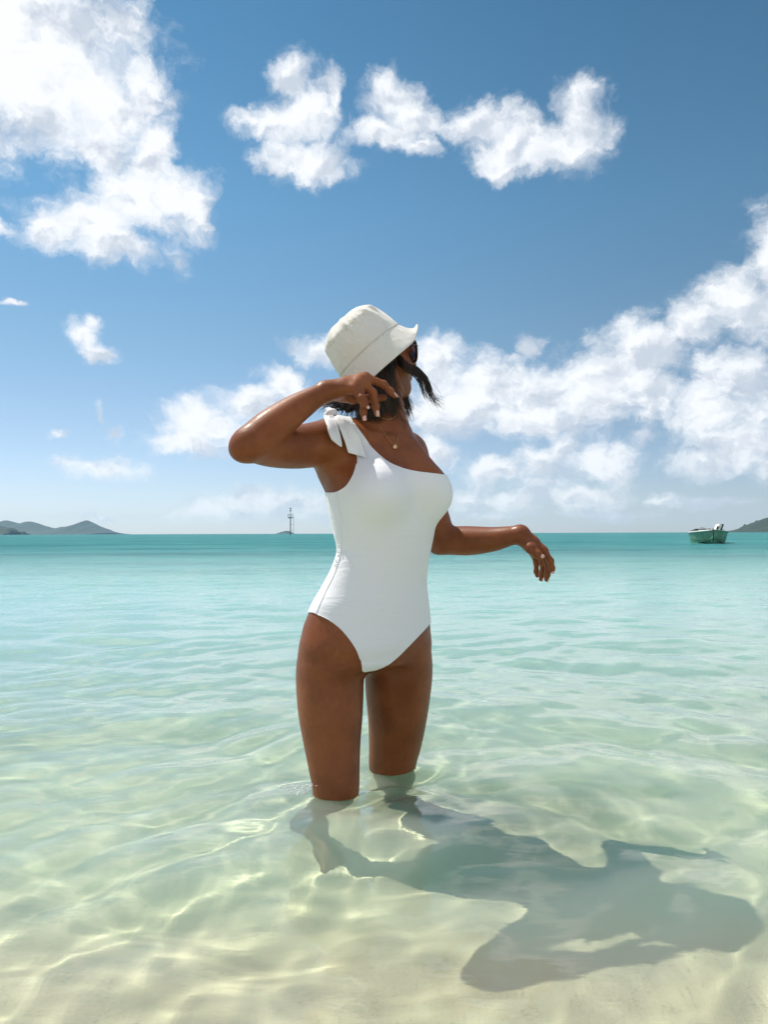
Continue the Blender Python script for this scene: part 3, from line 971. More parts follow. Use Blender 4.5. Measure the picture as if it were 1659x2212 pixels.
# the tied bow on the shoulder: two hanging tails and a knot
def cloth(name, left, right, lift, mat, parent, folds=2.0, amp=0.004, thick=0.0012):
    L, Rr = catmull(left, 8), catmull(right, 8)
    n = min(len(L), len(Rr)); m = 14
    iL = np.linspace(0, len(L) - 1, 26); 
    pick = lambda A, i: A[int(i)] + (A[min(int(i) + 1, len(A) - 1)] - A[int(i)]) * (i - int(i))
    V, F = [], []
    for a, i in enumerate(iL):
        l, r = pick(L, i), pick(Rr, i * (len(Rr) - 1) / (len(L) - 1))
        for b_ in range(m):
            t = b_ / (m - 1)
            q = l + (r - l) * t
            base = lift(q[0], q[1])
            y = base - amp * (0.6 + 0.5 * math.sin(folds * math.pi * t + 0.9 * a / 26)) - 0.003 * math.sin(math.pi * t)
            V.append(at(q[0], q[1], y))
    for a in range(25):
        for b_ in range(m - 1):
            F.append((a * m + b_, a * m + b_ + 1, (a + 1) * m + b_ + 1, (a + 1) * m + b_))
    o = mesh_obj(name, V, F, mat, parent)
    s_ = o.modifiers.new("thickness", 'SOLIDIFY'); s_.thickness = thick; s_.offset = 0
    return o
_sy = {}
def skin_y(x, y):
    k = (round(x / 4) * 4, round(y / 4) * 4)
    if k not in _sy:
        _sy[k] = min(float(body.surf(k[0], k[1], 0.004)[1]), 1.815)
    return _sy[k]
cloth("bow_tail", [(707, 887), (699, 897), (705, 918), (714, 946), (725, 957), (737, 965.5)], [(710, 888), (721, 899), (728, 915), (733, 933), (737, 950), (739, 964)],
      lambda x, y: min(skin_y(x, y), 1.785) - 0.010, m_suit, suit, 1.6, 0.005)
cloth("bow_tail", [(716, 889), (727, 912), (737, 934), (745, 955), (749, 968), (752, 978)], [(735, 896), (752, 910), (766, 925), (778, 945), (785, 966), (791, 988)],
      lambda x, y: min(skin_y(x, y), 1.80) - 0.007, m_suit, suit, 2.6, 0.004)
kn = at(716, 892, 1.782)
kb = MB()
kb.ball(kn, (0.014, 0.012, 0.011))
kb.tube([kn + np.array((-0.006, 0.0, 0.004)), kn + np.array((-0.012, 0.05, 0.004)), kn + np.array((-0.002, 0.085, -0.004))], [0.010, 0.008, 0.004], 8)
kb.build("bow_knot", m_suit, suit, True)

# ------------------------------------------------------------------ bucket hat
m_hat, N = new_mat("cream_cotton_twill")
p = pos(N)
n1 = N.noise(p, 700.0, 2, 0.5)
n2 = N.noise(p, 30.0, 4, 0.55, dist=0.6)
c = N.mix(N.ramp(N.noise(p, 6.0, 3), 0.3, 0.7), (0.83, 0.81, 0.75, 1), (0.78, 0.75, 0.68, 1))
b = principled(N, Base_Color=c, Roughness=0.85)
b.inputs['Sheen Weight'].default_value = 0.2
N.put(b.inputs['Normal'], bump(N, N.math('MULTIPLY_ADD', n2, 1.8, N.math('MULTIPLY', n1, 0.5)), 0.8, 0.006))
HA = np.array((-0.655, -0.09, 0.75)); HA /= np.linalg.norm(HA)            # hat axis
HFw = HF - HA * (HF @ HA); HFw = np.array((0.78, 0.10, 0.66)); HFw = HFw - HA * (HFw @ HA); HFw /= np.linalg.norm(HFw)   # towards the front of the brim
HSd = np.cross(HA, HFw)
HATC = at(797, 758, 1.888)
prof = [(0.1005, 0.0), (0.1000, 0.018), (0.0975, 0.036), (0.0925, 0.052), (0.0850, 0.0640), (0.0805, 0.0700),   # dome of the top panel
        (0.0745, 0.0752), (0.0725, 0.0768), (0.070, 0.0775), (0.0675, 0.0782), (0.058, 0.0815), (0.040, 0.0865), (0.020, 0.0905), (0.006, 0.0922),
        (0.0015, 0.0925), (0.0, 0.0918), (-0.0015, 0.0925), (-0.006, 0.0945), (-0.020, 0.0985), (-0.036, 0.1030), (-0.050, 0.1068), (-0.060, 0.1092), (-0.064, 0.1096)]
prof[15] = (0.0, 0.0916)
_fine = []
for q0, q1 in zip(prof[:-1], prof[1:]):
    n_ = max(1, int(math.hypot(q0[0] - q1[0], q0[1] - q1[1]) / 0.006))
    _fine += [(q0[0] + (q1[0] - q0[0]) * t_ / n_, q0[1] + (q1[1] - q0[1]) * t_ / n_) for t_ in range(n_)]
prof = _fine + [prof[-1]]
NA = 160
hr = np.random.default_rng(5)
ph = hr.uniform(0, 6.28, 12)
HVv, HFc = [], []
for i, (h, r) in enumerate(prof):
    for k_ in range(NA):
        a = 2 * math.pi * k_ / NA
        rr, hh = r, h
        if h > 0.01:                                           # crumpled cloth of the crown
            w = min(1, (h - 0.01) / 0.05) * min(1, r / 0.05)
            rr += w * (0.0020 * math.sin(5 * a + ph[0] + 22 * h) + 0.0022 * math.sin(9 * a + ph[1] - 40 * h) + 0.0012 * math.sin(17 * a + ph[2] + 60 * h))
            near = math.exp(-((h - 0.068) / 0.016) ** 2)          # puckers gathered along the top seam
            rr += near * (0.0018 * math.sin(23 * a + ph[6] + 50 * h) + 0.0016 * math.sin(37 * a + ph[7]) * math.sin(3 * a + ph[8]))
            hh += w * 0.0022 * math.sin(7 * a + ph[3]) 
        elif h < -0.004:                                       # brim: gentle waves, the front turned up
            w = min(1, -h / 0.06)
            rr += w * (0.0025 * math.sin(3 * a + ph[4]) + 0.0015 * math.sin(6 * a + ph[5]))
            up = math.exp(-(((a + math.pi) % (2 * math.pi) - math.pi) / 0.52) ** 2)
            rr += up * (0.010 * w + 0.010 * w * w)
            hh += up * 0.034 * w ** 3.0
        P3 = HATC + HA * hh + (HFw * math.cos(a) * 1.03 + HSd * math.sin(a) * 1.08) * rr
        HVv.append(P3)
for i in range(len(prof) - 1):
    for k_ in range(NA):
        j = (k_ + 1) % NA
        HFc.append((i * NA + k_, (i + 1) * NA + k_, (i + 1) * NA + j, i * NA + j))
hat = mesh_obj("bucket_hat", HVv, HFc, m_hat, person)
s_ = hat.modifiers.new("thickness", 'SOLIDIFY'); s_.thickness = 0.0022; s_.offset = -1
s_ = hat.modifiers.new("soft", 'SUBSURF'); s_.levels = 1; s_.render_levels = 1
def hat_ring(h, r, name, rad=0.0011, a0=0, a1=2 * math.pi):
    pts = [HATC + HA * h + (HFw * math.cos(a) * 1.03 + HSd * math.sin(a) * 1.08) * r for a in np.linspace(a0, a1, 72)]
    return MB().tube(pts, rad, 5).build(name, m_hat, hat, True)
hat_ring(0.0, 0.0930, "brim_seam", 0.0012)
hat_ring(0.0685, 0.0768, "crown_seam", 0.0014)

# ------------------------------------------------------------------ sunglasses
m_frame, N = new_mat("dark_brown_frame")
principled(N, Base_Color=(0.045, 0.016, 0.012, 1), Roughness=0.25)
m_lens, N = new_mat("tinted_lens")
b = principled(N, Base_Color=(0.22, 0.12, 0.13, 1), Roughness=0.06)
b.inputs['Transmission Weight'].default_value = 0.65
b.inputs['IOR'].default_value = 1.1
m_metal, N = new_mat("gold_metal")
principled(N, Base_Color=(0.60, 0.42, 0.22, 1), Roughness=0.32, Metallic=1.0)
gl_root = empty("sunglasses", hd(0, 0.10, 0.01))
gl_root.parent = person
gl_root.matrix_parent_inverse = person.matrix_world.inverted()
bpy.context.view_layer.update()
for sd in (-1, 1):
    cen = hd(sd * 0.034, 0.096, 0.004)
    sdir = HS * math.cos(0.16 * sd) - HF * math.sin(0.16 * sd) * 1.0
    sdir /= np.linalg.norm(sdir)
    ring = [cen + sdir * 0.0295 * math.cos(t) + HU * 0.0265 * math.sin(t) + HF * (-0.003 * math.cos(t) ** 2) for t in np.linspace(0, 2 * math.pi, 33)]
    MB().tube(ring, 0.0019, 6, False).build("frame", m_frame, gl_root, True)
    V = [cen + HF * 0.002] + ring[:-1]
    F = [(0, 1 + i, 1 + (i + 1) % 32) for i in range(32)]
    lens = mesh_obj("lens", V, F, m_lens, gl_root)
    q = lens.modifiers.new("thickness", 'SOLIDIFY'); q.thickness = 0.0015
    MB().tube([cen + sdir * sd * 0.027 + HU * 0.010, hd(sd * 0.072, 0.075, 0.016), hd(sd * 0.077, 0.0, 0.012), hd(sd * 0.075, -0.02, -0.006)], [0.0018, 0.0016, 0.0016, 0.002], 6).build("temple_arm", m_frame, gl_root, True)
MB().tube([hd(-0.009, 0.097, 0.008), hd(0, 0.099, 0.011), hd(0.009, 0.097, 0.008)], 0.0016, 6).build("bridge", m_frame, gl_root, True)

# ------------------------------------------------------------------ hair: a dark core and some thousand strands
m_hair, N = new_mat("dark_brown_hair")
hi_ = N.noise(N.vec('MULTIPLY', pos(N), (90.0, 90.0, 6.0)), 1.0, 2)
b = principled(N, Base_Color=N.mix(N.ramp(hi_, 0.35, 0.75), (0.012, 0.007, 0.005, 1), (0.055, 0.028, 0.014, 1)), Roughness=0.42)
hb = MB()
def lock(path, spread0, spread1, n, r0=0.0011, tip=0.25, seed=0, lo=0.75, wav=0.002):
    """n strands that follow one another loosely along a path of (px, py, depth)"""
    q = np.random.default_rng(seed)
    C = catmull([at(*p_) for p_ in path], 4)
    m = len(C)
    for i in range(n):
        off = q.normal(0, 1, 3); off /= max(1, np.linalg.norm(off) / 1.6)
        off2 = off * 0.7 + q.normal(0, 0.45, 3)
        end = q.uniform(lo, 1.0)
        steps = 9
        pts, rad = [], []
        f0, f1 = q.uniform(3, 9), q.uniform(0, 6.28)
        for j in range(steps):
            t = end * j / (steps - 1)
            x = t * (m - 1); a = int(min(x, m - 2)); c_ = C[a] + (C[a + 1] - C[a]) * (x - a)
            o = off * spread0 * (1 - t) + off2 * spread1 * t + wav * t * np.array((math.sin(f0 * t + f1), math.cos(f0 * t + f1), 0.5 * math.sin(f1 + 7 * t)))
            pts.append(c_ + o)
            rad.append(r0 * (1 - (1 - tip) * (j / (steps - 1)) ** 2))
        hb.tube(pts, rad, 4, False)
Yh = 1.86
# under the brim beside the face
lock([(838, 790, 1.845), (838, 815, 1.835), (841, 845, 1.835), (848, 878, 1.845), (866, 914, 1.855)], 0.0095, 0.012, 130, seed=1)
lock([(832, 800, 1.84), (832, 830, 1.83), (838, 865, 1.835), (850, 907, 1.845)], 0.010, 0.012, 130, seed=2)
lock([(852, 785, 1.845), (847, 806, 1.838), (847, 830, 1.838), (858, 862, 1.85), (870, 885, 1.86)], 0.0045, 0.007, 50, 0.0009, seed=22)
lock([(866, 830, 1.935), (868, 850, 1.935), (873, 872, 1.935), (884, 908, 1.93)], 0.010, 0.009, 110, seed=3)
lock([(872, 840, 1.93), (880, 858, 1.93), (888, 872, 1.93), (894, 890, 1.93)], 0.005, 0.006, 16, 0.0007, seed=4)
lock([(815, 812, 1.82), (815, 835, 1.81), (822, 872, 1.815), (838, 905, 1.83)], 0.012, 0.012, 120, seed=5)
# blown forward across the cheek
lock([(858, 768, 1.865), (872, 788, 1.855), (895, 797, 1.855), (914, 813, 1.86), (925, 836, 1.865), (932, 861, 1.87), (957, 882, 1.88)], 0.0052, 0.0056, 120, 0.0007, 0.2, seed=6, lo=0.6, wav=0.0045)
lock([(858, 774, 1.86), (878, 795, 1.85), (898, 808, 1.85), (911, 828, 1.855), (916, 850, 1.86), (924, 864, 1.86)], 0.006, 0.004, 26, 0.0008, seed=7)
lock([(890, 800, 1.85), (915, 820, 1.86), (930, 850, 1.87), (950, 862, 1.88), (962, 868, 1.88)], 0.004, 0.007, 8, 0.0005, seed=8)
# flyaways
lock([(846, 780, 1.84), (858, 820, 1.83), (880, 862, 1.83), (905, 878, 1.84)], 0.010, 0.016, 14, 0.0004, 0.4, seed=31, lo=0.6, wav=0.008)
lock([(870, 785, 1.855), (902, 806, 1.85), (926, 842, 1.86), (944, 884, 1.87)], 0.008, 0.012, 14, 0.0004, 0.4, seed=32, lo=0.7, wav=0.006)
lock([(840, 860, 1.84), (856, 890, 1.84), (866, 915, 1.84), (872, 930, 1.84)], 0.014, 0.014, 14, 0.0004, 0.4, seed=33, lo=0.7, wav=0.005)
# the nape, behind the hand and down to the bow
lock([(768, 825, 1.86), (762, 845, 1.85), (756, 870, 1.84), (745, 893, 1.83)], 0.020, 0.014, 150, seed=9)
lock([(792, 822, 1.835), (790, 850, 1.82), (786, 885, 1.82), (780, 915, 1.825)], 0.020, 0.014, 170, seed=10)
lock([(812, 810, 1.83), (808, 860, 1.82), (806, 900, 1.825), (806, 925, 1.83)], 0.014, 0.012, 110, seed=11)
lock([(765, 845, 1.86), (745, 868, 1.85), (722, 874, 1.845), (704, 882, 1.845)], 0.012, 0.009, 90, 0.0010, seed=12, wav=0.006)
lock([(735, 862, 1.845), (716, 866, 1.84), (703, 874, 1.84), (697, 890, 1.84)], 0.006, 0.008, 26, 0.0007, seed=13, wav=0.006)
hair = hb.build("hair", m_hair, person, True)
core = Field.__new__(Field); core.f = np.full(NXYZ, BAND, dtype=np.float32)
core.ball(hd(0, -0.02, -0.012), (0.073, 0.074, 0.072), 0.0, H3)
core.chain([at(800, 800, 1.875), at(800, 850, 1.85), at(798, 898, 1.845)], [0.055, 0.042, 0.024], 0.02)
core.chain([at(832, 790, 1.865), at(834, 845, 1.86), at(845, 885, 1.865)], [0.024, 0.015, 0.009], 0.02)
core.chain([at(862, 850, 1.935), at(866, 885, 1.935)], [0.016, 0.010], 0.02)
core.chain([at(780, 812, 1.88), at(768, 850, 1.86), at(752, 882, 1.85)], [0.040, 0.028, 0.012], 0.02)
hv, hq = surface_nets(core.f)
mesh_obj("hair_core", hv, hq, m_hair, hair)

# ------------------------------------------------------------------ necklaces and nails
neck = empty("necklace", body.surf(848, 958, 0.002))
neck.parent = person
neck.matrix_parent_inverse = person.matrix_world.inverted()
bpy.context.view_layer.update()
ribbon_tube("chain", [body.surf(x, y, 0.0015) for x, y in catmull([(806, 905), (822, 925), (835, 943), (847, 957), (853, 960), (858, 950), (862, 935)], 4)], 0.00042, m_metal, neck, 5)
pc = body.surf(853, 965, 0.0035)
pd = MB(); pd.ball(pc, (0.0054, 0.0018, 0.0060), 14, 8); pd.build("pendant", m_metal, neck, True)
ribbon_tube("choker", [body.surf(x, y, 0.0016) for x, y in catmull([(812, 896), (822, 902), (836, 906), (848, 904), (856, 898)], 4)], 0.0007, m_metal, neck, 5)

m_nail, N = new_mat("pink_nail")
principled(N, Base_Color=(0.72, 0.42, 0.36, 1), Roughness=0.22)
def nail(pts, rad, toward, length=0.011, over=0.003):
    a, t_ = np.array(pts[-2]), np.array(pts[-1])
    d = (t_ - a) / np.linalg.norm(t_ - a)
    up = np.array(toward, dtype=float); up -= d * (up @ d); up /= np.linalg.norm(up)
    s_ = np.cross(d, up)
    r = rad[-1]
    V, F = [], []
    nu, nv = 7, 7
    for i in range(nv):
        u = i / (nv - 1)
        hw = r * 0.78 * (1.0 if 0 < i < nv - 1 else 0.72)
        for j in range(nu):
            v = 2 * j / (nu - 1) - 1
            V.append(t_ + d * (r * 0.5 - length + (length + over) * u) + s_ * hw * v + up * (r * 1.03 * math.sqrt(max(0, 1 - (0.80 * v) ** 2)) + 0.0004 - 0.0012 * u * u))
    for i in range(nv - 1):
        for j in range(nu - 1):
            F.append((i * nu + j, i * nu + j + 1, (i + 1) * nu + j + 1, (i + 1) * nu + j))
    o = mesh_obj("fingernail", V, F, m_nail, person)
    q = o.modifiers.new("thickness", 'SOLIDIFY'); q.thickness = 0.0007
nail(*THUMB_L, (0.35, -0.85, 0.45), 0.012)
nail(*HAND_L[0], (0.3, -0.95, 0.1))
nail(*HAND_L[1], (0.9, -0.3, 0.1))
nail(*HAND_L[2], (0.9, -0.3, 0.1))
nail(*HAND_R[0], (0.75, -0.3, 0.6), 0.012, 0.005)
nail(*HAND_R[1], (0.5, -0.85, 0.2))
nail(*HAND_R[2], (0.3, -0.95, 0.2))
nail(*HAND_R[3], (0.5, -0.85, 0.4))
# ------------------------------------------------------------------ islands
def island(name, prof, Y, depth, mat, rough=0.06, extend=None, seed=3, ncol=160, nrow=26, lumps=0.0):
    """real hills: a ridge whose height follows the measured skyline, falling to the sea on both sides"""
    q = np.random.default_rng(seed)
    P_ = np.array([at(x, y, Y)[[0, 2]] for x, y in prof])
    if extend:
        P_ = np.concatenate([P_, np.array(extend)])
        P_ = P_[np.argsort(P_[:, 0])]
    xs = np.linspace(P_[0, 0], P_[-1, 0], ncol)
    hs = np.maximum(np.interp(xs, P_[:, 0], P_[:, 1]), 0.0)
    hmax = hs.max()
    t = np.linspace(-1, 1, nrow)
    X, T_ = np.meshgrid(xs, t, indexing='ij')
    H = hs[:, None] * np.clip(1 - np.abs(T_) ** 1.05, 0, 1)
    n = np.zeros_like(X)
    for o in range(5):
        k = 2 ** o * 2 * math.pi / (0.35 * (xs[-1] - xs[0]))
        for r_ in range(3):
            th = q.uniform(0, 6.28)
            n += 0.55 ** o * np.sin(k * (np.cos(th) * X + np.sin(th) * T_ * depth) + q.uniform(0, 6.28))
    env = np.clip(1 - np.abs(T_) ** 3, 0, 1) * np.clip(H / (0.25 * hmax + 1e-6), 0, 1)
    H = H + rough * hmax * env * n * np.clip(np.abs(T_) * 3, 0.25, 1)
    if lumps:
        H = H + lumps * np.abs(q.normal(0, 1, H.shape)) * np.clip(H / (0.1 * hmax), 0, 1)
    H = np.where(np.abs(T_) >= 1, -1.5, H - 0.3)
    # shore line wanders a little
    Yv = Y + depth * T_ * (0.9 + 0.12 * np.sin(5 * X / (xs[-1] - xs[0] + 1e-6) * 6.28))
    idx = np.arange(ncol * nrow).reshape(ncol, nrow)
    F = np.stack([idx[:-1, :-1], idx[1:, :-1], idx[1:, 1:], idx[:-1, 1:]], -1).reshape(-1, 4)
    o = mesh_obj(name, np.stack([X, Yv, H], -1).reshape(-1, 3), F, mat)
    return tag(o, kind='structure')

m_forest, N = new_mat("forested_hillside")
p = pos(N)
n1 = N.noise(p, 0.02, 5, 0.6)
n2 = N.noise(p, 0.25, 4, 0.6)
c = N.mix(N.ramp(n1, 0.35, 0.7), (0.014, 0.034, 0.024, 1), (0.034, 0.056, 0.032, 1))
c = N.mix(N.ramp(n2, 0.4, 0.7), c, (0.012, 0.026, 0.018, 1))
b = principled(N, Base_Color=c, Roughness=0.9)
N.put(b.inputs['Normal'], bump(N, n2, 0.6, 2.0))

island("island", [(-14, 1150), (0, 1126), (15, 1122.5), (31, 1127), (44, 1131), (55, 1126), (65, 1125), (80, 1129), (96, 1135), (113, 1141), (126, 1139.6), (137, 1136), (147, 1141.5),
                  (161, 1132.7), (178, 1127.6), (187, 1122.6), (197, 1131), (207, 1133.6), (215, 1139.6), (231, 1148), (236, 1150.2)], 4600, 520, m_forest, 0.022,
       [(-3600, 0), (-3100, 60), (-2700, 95), (-2480, 62)], ncol=260)
island("headland", [(-6, 1137), (6, 1137), (14, 1139), (19, 1143), (24, 1141.5), (29, 1141), (34, 1144), (37, 1149)], 2600, 140, m_forest, 0.08, [(-1800, 0), (-1550, 40), (-1380, 22)], seed=8, lumps=1.6)
island("islet", [(46, 1150), (49, 1147.3), (53, 1147.0), (56, 1150)], 2500, 8, m_forest, 0.05, seed=9, ncol=24, nrow=10, lumps=0.4)
island("islet", [(599, 1152), (605, 1149.8), (612, 1147.6), (619, 1146.4), (625, 1146.9), (630, 1149.4), (634, 1152)], 4200, 60, m_forest, 0.06, seed=10, ncol=60, nrow=14, lumps=0.8)
island("islet", [(1322, 1154), (1328, 1151.2), (1336, 1150.9), (1342, 1154)], 3600, 20, m_forest, 0.06, seed=11, ncol=30, nrow=10, lumps=0.6)
island("islet", [(1479, 1154), (1486, 1151.0), (1494, 1147.6), (1503, 1145.6), (1514, 1145.2), (1524, 1144.2), (1536, 1146), (1546, 1149), (1556, 1154)], 1100, 20, m_forest, 0.05, seed=12, ncol=90, nrow=14, lumps=0.9)
island("headland", [(1572, 1154.5), (1580, 1151.0), (1588, 1147.5), (1598, 1144.6), (1606, 1142.4), (1618, 1138), (1632, 1131), (1646, 1124.5), (1660, 1119.5), (1690, 1110)], 1500, 150, m_forest, 0.05,
       [(900, 62), (1050, 88), (1250, 70), (1500, 30), (1650, 0)], seed=13, ncol=240, nrow=30, lumps=1.5)

# ------------------------------------------------------------------ channel marker
m_steel, N = new_mat("weathered_dark_steel")
principled(N, Base_Color=N.mix(N.ramp(N.noise(pos(N), 1.5, 4), 0.4, 0.65), (0.018, 0.032, 0.034, 1), (0.05, 0.055, 0.05, 1)), Roughness=0.7)
m_green, N = new_mat("green_paint")
principled(N, Base_Color=(0.02, 0.16, 0.11, 1), Roughness=0.5)
BY = 400.0
def bk(px, py):
    return at(px, py, BY)
s_px = BY / FPX                                     # metres per frame pixel out there
base = at(627.5, 1154.0, BY); base[2] = 0
marker = empty("channel_marker", base)
tag(marker, "dark steel channel marker post with a railed platform and ladder standing out at sea", "beacon")
zt = lambda py: bk(627.5, py)[2]
MB().tube([base + (0, 0, -6), (base[0], BY, zt(1119))], 0.25, 12).build("pole", m_steel, marker, True)
MB().tube([(base[0], BY, zt(1119.6)), (base[0], BY, zt(1117.6))], [1.15, 1.35], 12).build("platform", m_green, marker)
for i in range(6):
    a = math.pi / 6 + i * math.pi / 3
    MB().tube([(base[0] + 1.28 * math.cos(a), BY + 1.28 * math.sin(a), zt(1118)), (base[0] + 1.40 * math.cos(a), BY + 1.40 * math.sin(a), zt(1110.5))], 0.075, 6).build("railing_post", m_green, marker)
MB().tube([(base[0] + 1.40 * math.cos(t), BY + 1.40 * math.sin(t), zt(1110.6)) for t in np.linspace(0, 2 * math.pi, 19)], 0.045, 6, False).build("top_rail", m_green, marker, True)
MB().tube([(base[0], BY, zt(1118)), (base[0], BY, zt(1108)), (base[0], BY, zt(1097))], [0.13, 0.10, 0.06], 8).build("mast", m_steel, marker, True)
for py in (1103.0, 1098.4):
    c0 = np.array((base[0], BY, zt(py)))
    cone_ = MB().tube([c0 + (0, 0, -0.42), c0 + (0, 0, -0.2), c0 + (0, 0, 0.1), c0 + (0, 0, 0.52)], [0.28, 0.40, 0.36, 0.04], 12)
    cone_.build("topmark", m_steel, marker, True)
lad = empty("ladder", (base[0] + 1.62, BY, 0))
lad.parent = marker; lad.matrix_parent_inverse = marker.matrix_world.inverted()
bpy.context.view_layer.update()
for dy in (-0.22, 0.22):
    MB().tube([(base[0] + 1.62, BY + dy, -3), (base[0] + 1.62, BY + dy, zt(1117.5))], 0.055, 6).build("ladder_rail", m_steel, lad)
for k_ in range(22):
    z_ = 0.2 + k_ * 0.4
    if z_ < zt(1119):
        MB().tube([(base[0] + 1.62, BY - 0.22, z_), (base[0] + 1.62, BY + 0.22, z_)], 0.03, 5).build("rung", m_steel, lad)
for py in (1133.0, 1145.0):
    MB().tube([(base[0], BY, zt(py)), (base[0] + 1.62, BY, zt(py))], 0.05, 6).build("bracket", m_steel, marker)

# ------------------------------------------------------------------ moored dinghy
m_hull, N = new_mat("green_hull_paint")
p = pos(N)
principled(N, Base_Color=N.mix(N.ramp(N.noise(p, 2.6, 4), 0.45, 0.7), (0.12, 0.31, 0.19, 1), (0.17, 0.36, 0.22, 1)), Roughness=0.42)
m_white, N = new_mat("white_gelcoat")
principled(N, Base_Color=(0.78, 0.77, 0.72, 1), Roughness=0.35)
m_black, N = new_mat("black_rubber")
principled(N, Base_Color=(0.015, 0.016, 0.017, 1), Roughness=0.55)
m_alu, N = new_mat("bare_aluminium")
principled(N, Base_Color=(0.62, 0.63, 0.62, 1), Roughness=0.35, Metallic=0.8)
m_inside, N = new_mat("grey_deck_paint")
principled(N, Base_Color=(0.22, 0.24, 0.23, 1), Roughness=0.7)
bp = at(1541, 1177.0, 40.0); bp[2] = 0.0
boat = empty("dinghy", bp)
boat.rotation_euler = (0, 0, 0)
YAW = -math.atan2(bp[0], bp[1]) + math.radians(5.0)
LB = 4.6
# hull sections from bow (u = 0) to stern (u = 1): half beam at gunwale, half beam at chine, keel z, chine z, gunwale z
SEC = [(0.00, 0.03, 0.02, 0.02, 0.30, 0.70), (0.06, 0.30, 0.14, -0.10, 0.22, 0.67), (0.16, 0.60, 0.40, -0.18, 0.12, 0.64), (0.32, 0.85, 0.66, -0.22, 0.02, 0.61),
       (0.55, 0.96, 0.80, -0.22, -0.05, 0.59), (0.80, 0.97, 0.83, -0.20, -0.07, 0.59), (1.00, 0.93, 0.80, -0.18, -0.07, 0.60)]
cyw, syw = math.cos(YAW), math.sin(YAW)
def bw(x, l, z):
    """boat space: x to the viewer's right, l metres back from the stem"""
    return (bp[0] + x * cyw - l * syw, bp[1] + x * syw + l * cyw, z)
def hull_rows(inset=0.0, up=0.0):
    rows = []
    for (u, g_, c_, kz, cz, gz) in SEC:
        l = u * LB + (-0.28 if u == 0 else 0) * 0
        g2, c2 = max(g_ - inset, 0.005), max(c_ - inset, 0.004)
        rows.append([(-g2, l, gz), (-(g2 * 0.55 + c2 * 0.45), l, gz * 0.5 + cz * 0.5), (-c2, l, cz + up), (0, l, kz + up), (c2, l, cz + up), (g2 * 0.55 + c2 * 0.45, l, gz * 0.5 + cz * 0.5), (g2, l, gz)])
    return rows
V, F = [], []
R0 = hull_rows(); n7 = 7
for r in R0:
    V += [bw(*q_) for q_ in r]
for i in range(len(SEC) - 1):
    for j in range(6):
        F.append((i * 7 + j, i * 7 + j + 1, (i + 1) * 7 + j + 1, (i + 1) * 7 + j))
L7 = (len(SEC) - 1) * 7
F.append(tuple(L7 + j for j in range(7)))
hull = mesh_obj("hull", V, F, m_hull, boat, False)
s_ = hull.modifiers.new("thickness", 'SOLIDIFY'); s_.thickness = 0.03; s_.offset = 1
V, F = [], []
for (u, g_, c_, kz, cz, gz) in SEC[1:]:
    w_ = g_ * 0.7 + c_ * 0.3
    V += [bw(-w_ + 0.02, u * LB, 0.22), bw(w_ - 0.02, u * LB, 0.22)]
for i in range(len(SEC) - 2):
    F.append((2 * i, 2 * i + 1, 2 * i + 3, 2 * i + 2))
mesh_obj("deck", V, F, m_inside, boat, False)
for sd in (-1, 1):
    path = [bw(sd * (g_ + 0.015), u * LB, gz + 0.01) for (u, g_, c_, kz, cz, gz) in SEC]
    MB().tube(path, 0.038, 8).build("gunwale", m_white if sd < 0 else m_hull, boat, True)
    path = [bw(sd * (c_ + 0.012), u * LB, cz) for (u, g_, c_, kz, cz, gz) in SEC]
    MB().tube(path, 0.022, 6).build("spray_rail", m_hull, boat, True)
MB().tube([bw(0, -0.03, 0.80), bw(0, -0.03, 0.45), bw(0, 0.05, 0.02)], [0.035, 0.03, 0.028], 8).build("stem_post", m_black, boat, True)
for l in (1.5, 2.7, 3.7):
    MB().box(bw(0, l, 0.44), (1.5, 0.28, 0.04), Matrix.Rotation(YAW, 3, 'Z')).build("thwart", m_white, boat)
# bow rail, dark folded cover and cushions to one side
MB().tube([bw(-0.62, 0.9, 0.60), bw(-0.62, 0.92, 0.86), bw(-0.58, 0.96, 0.90), bw(-0.20, 1.15, 0.76), bw(-0.05, 1.15, 0.62)], 0.022, 8).build("grab_rail", m_alu, boat, True)
cov = MB()
cov.box(bw(-0.38, 1.7, 0.66), (0.86, 0.7, 0.26), Matrix.Rotation(YAW + 0.06, 3, 'Z'))
cv = cov.build("folded_cover", m_black, boat)
bv = cv.modifiers.new("soft", 'BEVEL'); bv.width = 0.07; bv.segments = 3
cs = MB().box(bw(-0.30, 1.28, 0.66), (0.62, 0.10, 0.13), Matrix.Rotation(YAW, 3, 'Z')).build("seat_cushion", m_white, boat)
bv = cs.modifiers.new("soft", 'BEVEL'); bv.width = 0.03; bv.segments = 2
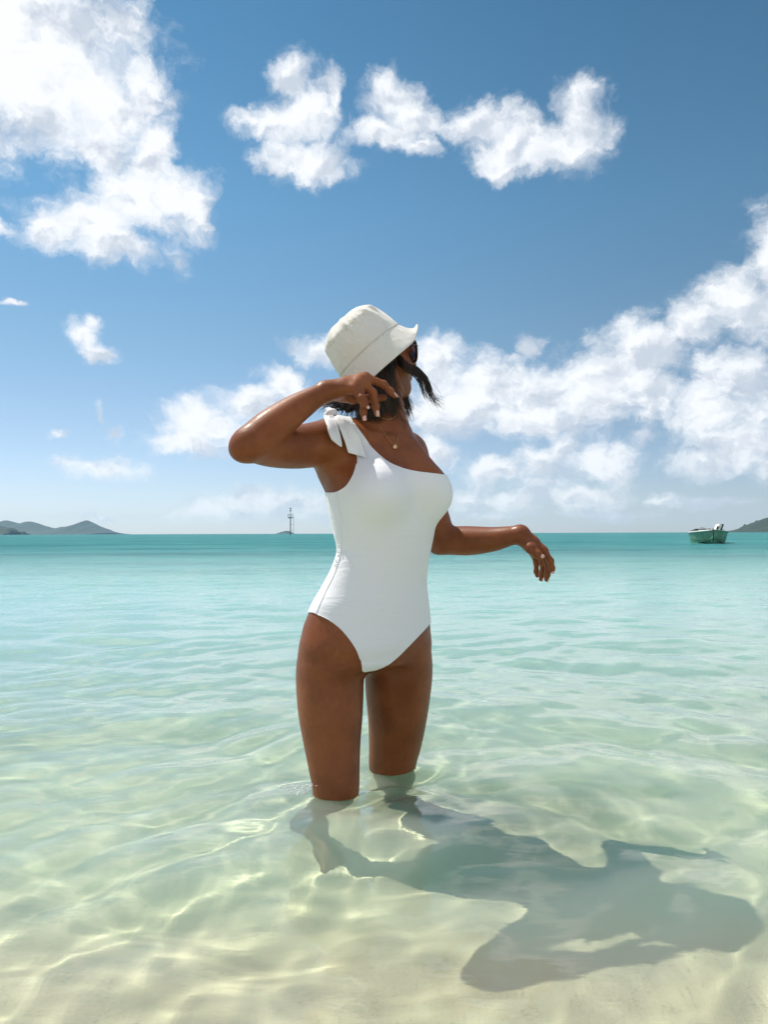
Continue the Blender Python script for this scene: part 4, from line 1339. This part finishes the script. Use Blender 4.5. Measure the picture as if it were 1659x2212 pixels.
# tilted outboard
mo = empty("outboard_motor", bw(0.62, LB + 0.1, 0.62))
mo.parent = boat; mo.matrix_parent_inverse = boat.matrix_world.inverted()
bpy.context.view_layer.update()
tilt = Matrix.Rotation(math.radians(24), 3, 'Y')
cowl = MB().box(bw(0.66, LB + 0.05, 0.84), (0.24, 0.50, 0.44), tilt).build("cowling", m_white, mo)
bv = cowl.modifiers.new("soft", 'BEVEL'); bv.width = 0.07; bv.segments = 3
pn = MB().box(bw(0.635, LB - 0.205, 0.83), (0.13, 0.03, 0.20), tilt).build("badge_panel", m_black, mo)
lg = MB().box(bw(0.78, LB + 0.05, 0.84), (0.07, 0.46, 0.46), tilt).build("engine_leg", m_black, mo)
MB().tube([bw(0.55, LB + 0.02, 0.66), bw(0.52, LB + 0.02, 0.50)], 0.07, 8).build("bracket", m_black, mo)
for x_ in (0.86, 0.93):
    MB().tube([bw(x_, LB - 0.1, 0.55), bw(x_ + 0.01, LB - 0.1, 0.80)], 0.022, 6).build("rod_holder", m_white if x_ > 0.9 else m_black, boat)
0 and MB().tube([bw(-0.02, 0.0, 0.60), bw(-0.05, -1.2, 0.25), bw(-0.10, -3.2, -0.05), bw(-0.2, -5.0, -0.6)], 0.010, 5).build("mooring_rope", m_white, boat, True)
tag(boat, "small open boat with green hull and tilted outboard moored off the wooded headland", "boat")

# ------------------------------------------------------------------ droplets thrown up beside the near knee
m_drop, N = new_mat("water_droplet")
b = principled(N, Base_Color=(1, 1, 1, 1), Roughness=0.02)
b.inputs['Transmission Weight'].default_value = 0.35  # mostly opaque white: the drops' sun glints are put into their colour
b.inputs['IOR'].default_value = 1.33
dr = MB(); q = np.random.default_rng(4)
for i in range(46):
    x, y = q.normal(642, 14), q.normal(1702, 6)
    if i > 38: x, y = q.uniform(600, 690), q.uniform(1685, 1720)
    c0 = at(x, y, 1.745 + q.uniform(-0.03, 0.03)); r = q.uniform(0.0008, 0.0024)
    dr.ball(c0, (r * q.uniform(0.9, 1.6), r, r), 8, 6)
tag(dr.build("splash_droplets", m_drop, None, True), "sparkling drops of water thrown up beside the nearer knee", kind='stuff')

# ------------------------------------------------------------------ air
m_haze, N = new_mat("sea_air")
pv = N.new('ShaderNodeVolumePrincipled')
pv.inputs['Color'].default_value = (0.52, 0.77, 1.0, 1)
pv.inputs['Density'].default_value = 0.00007
pv.inputs['Anisotropy'].default_value = 0.2
N.t.links.new(pv.outputs[0], N.out.inputs['Volume'])
hz = MB().box((0, 3050, 60), (20400, 6240 + 0, 152)).build("haze", m_haze)
tag(hz, kind='stuff')
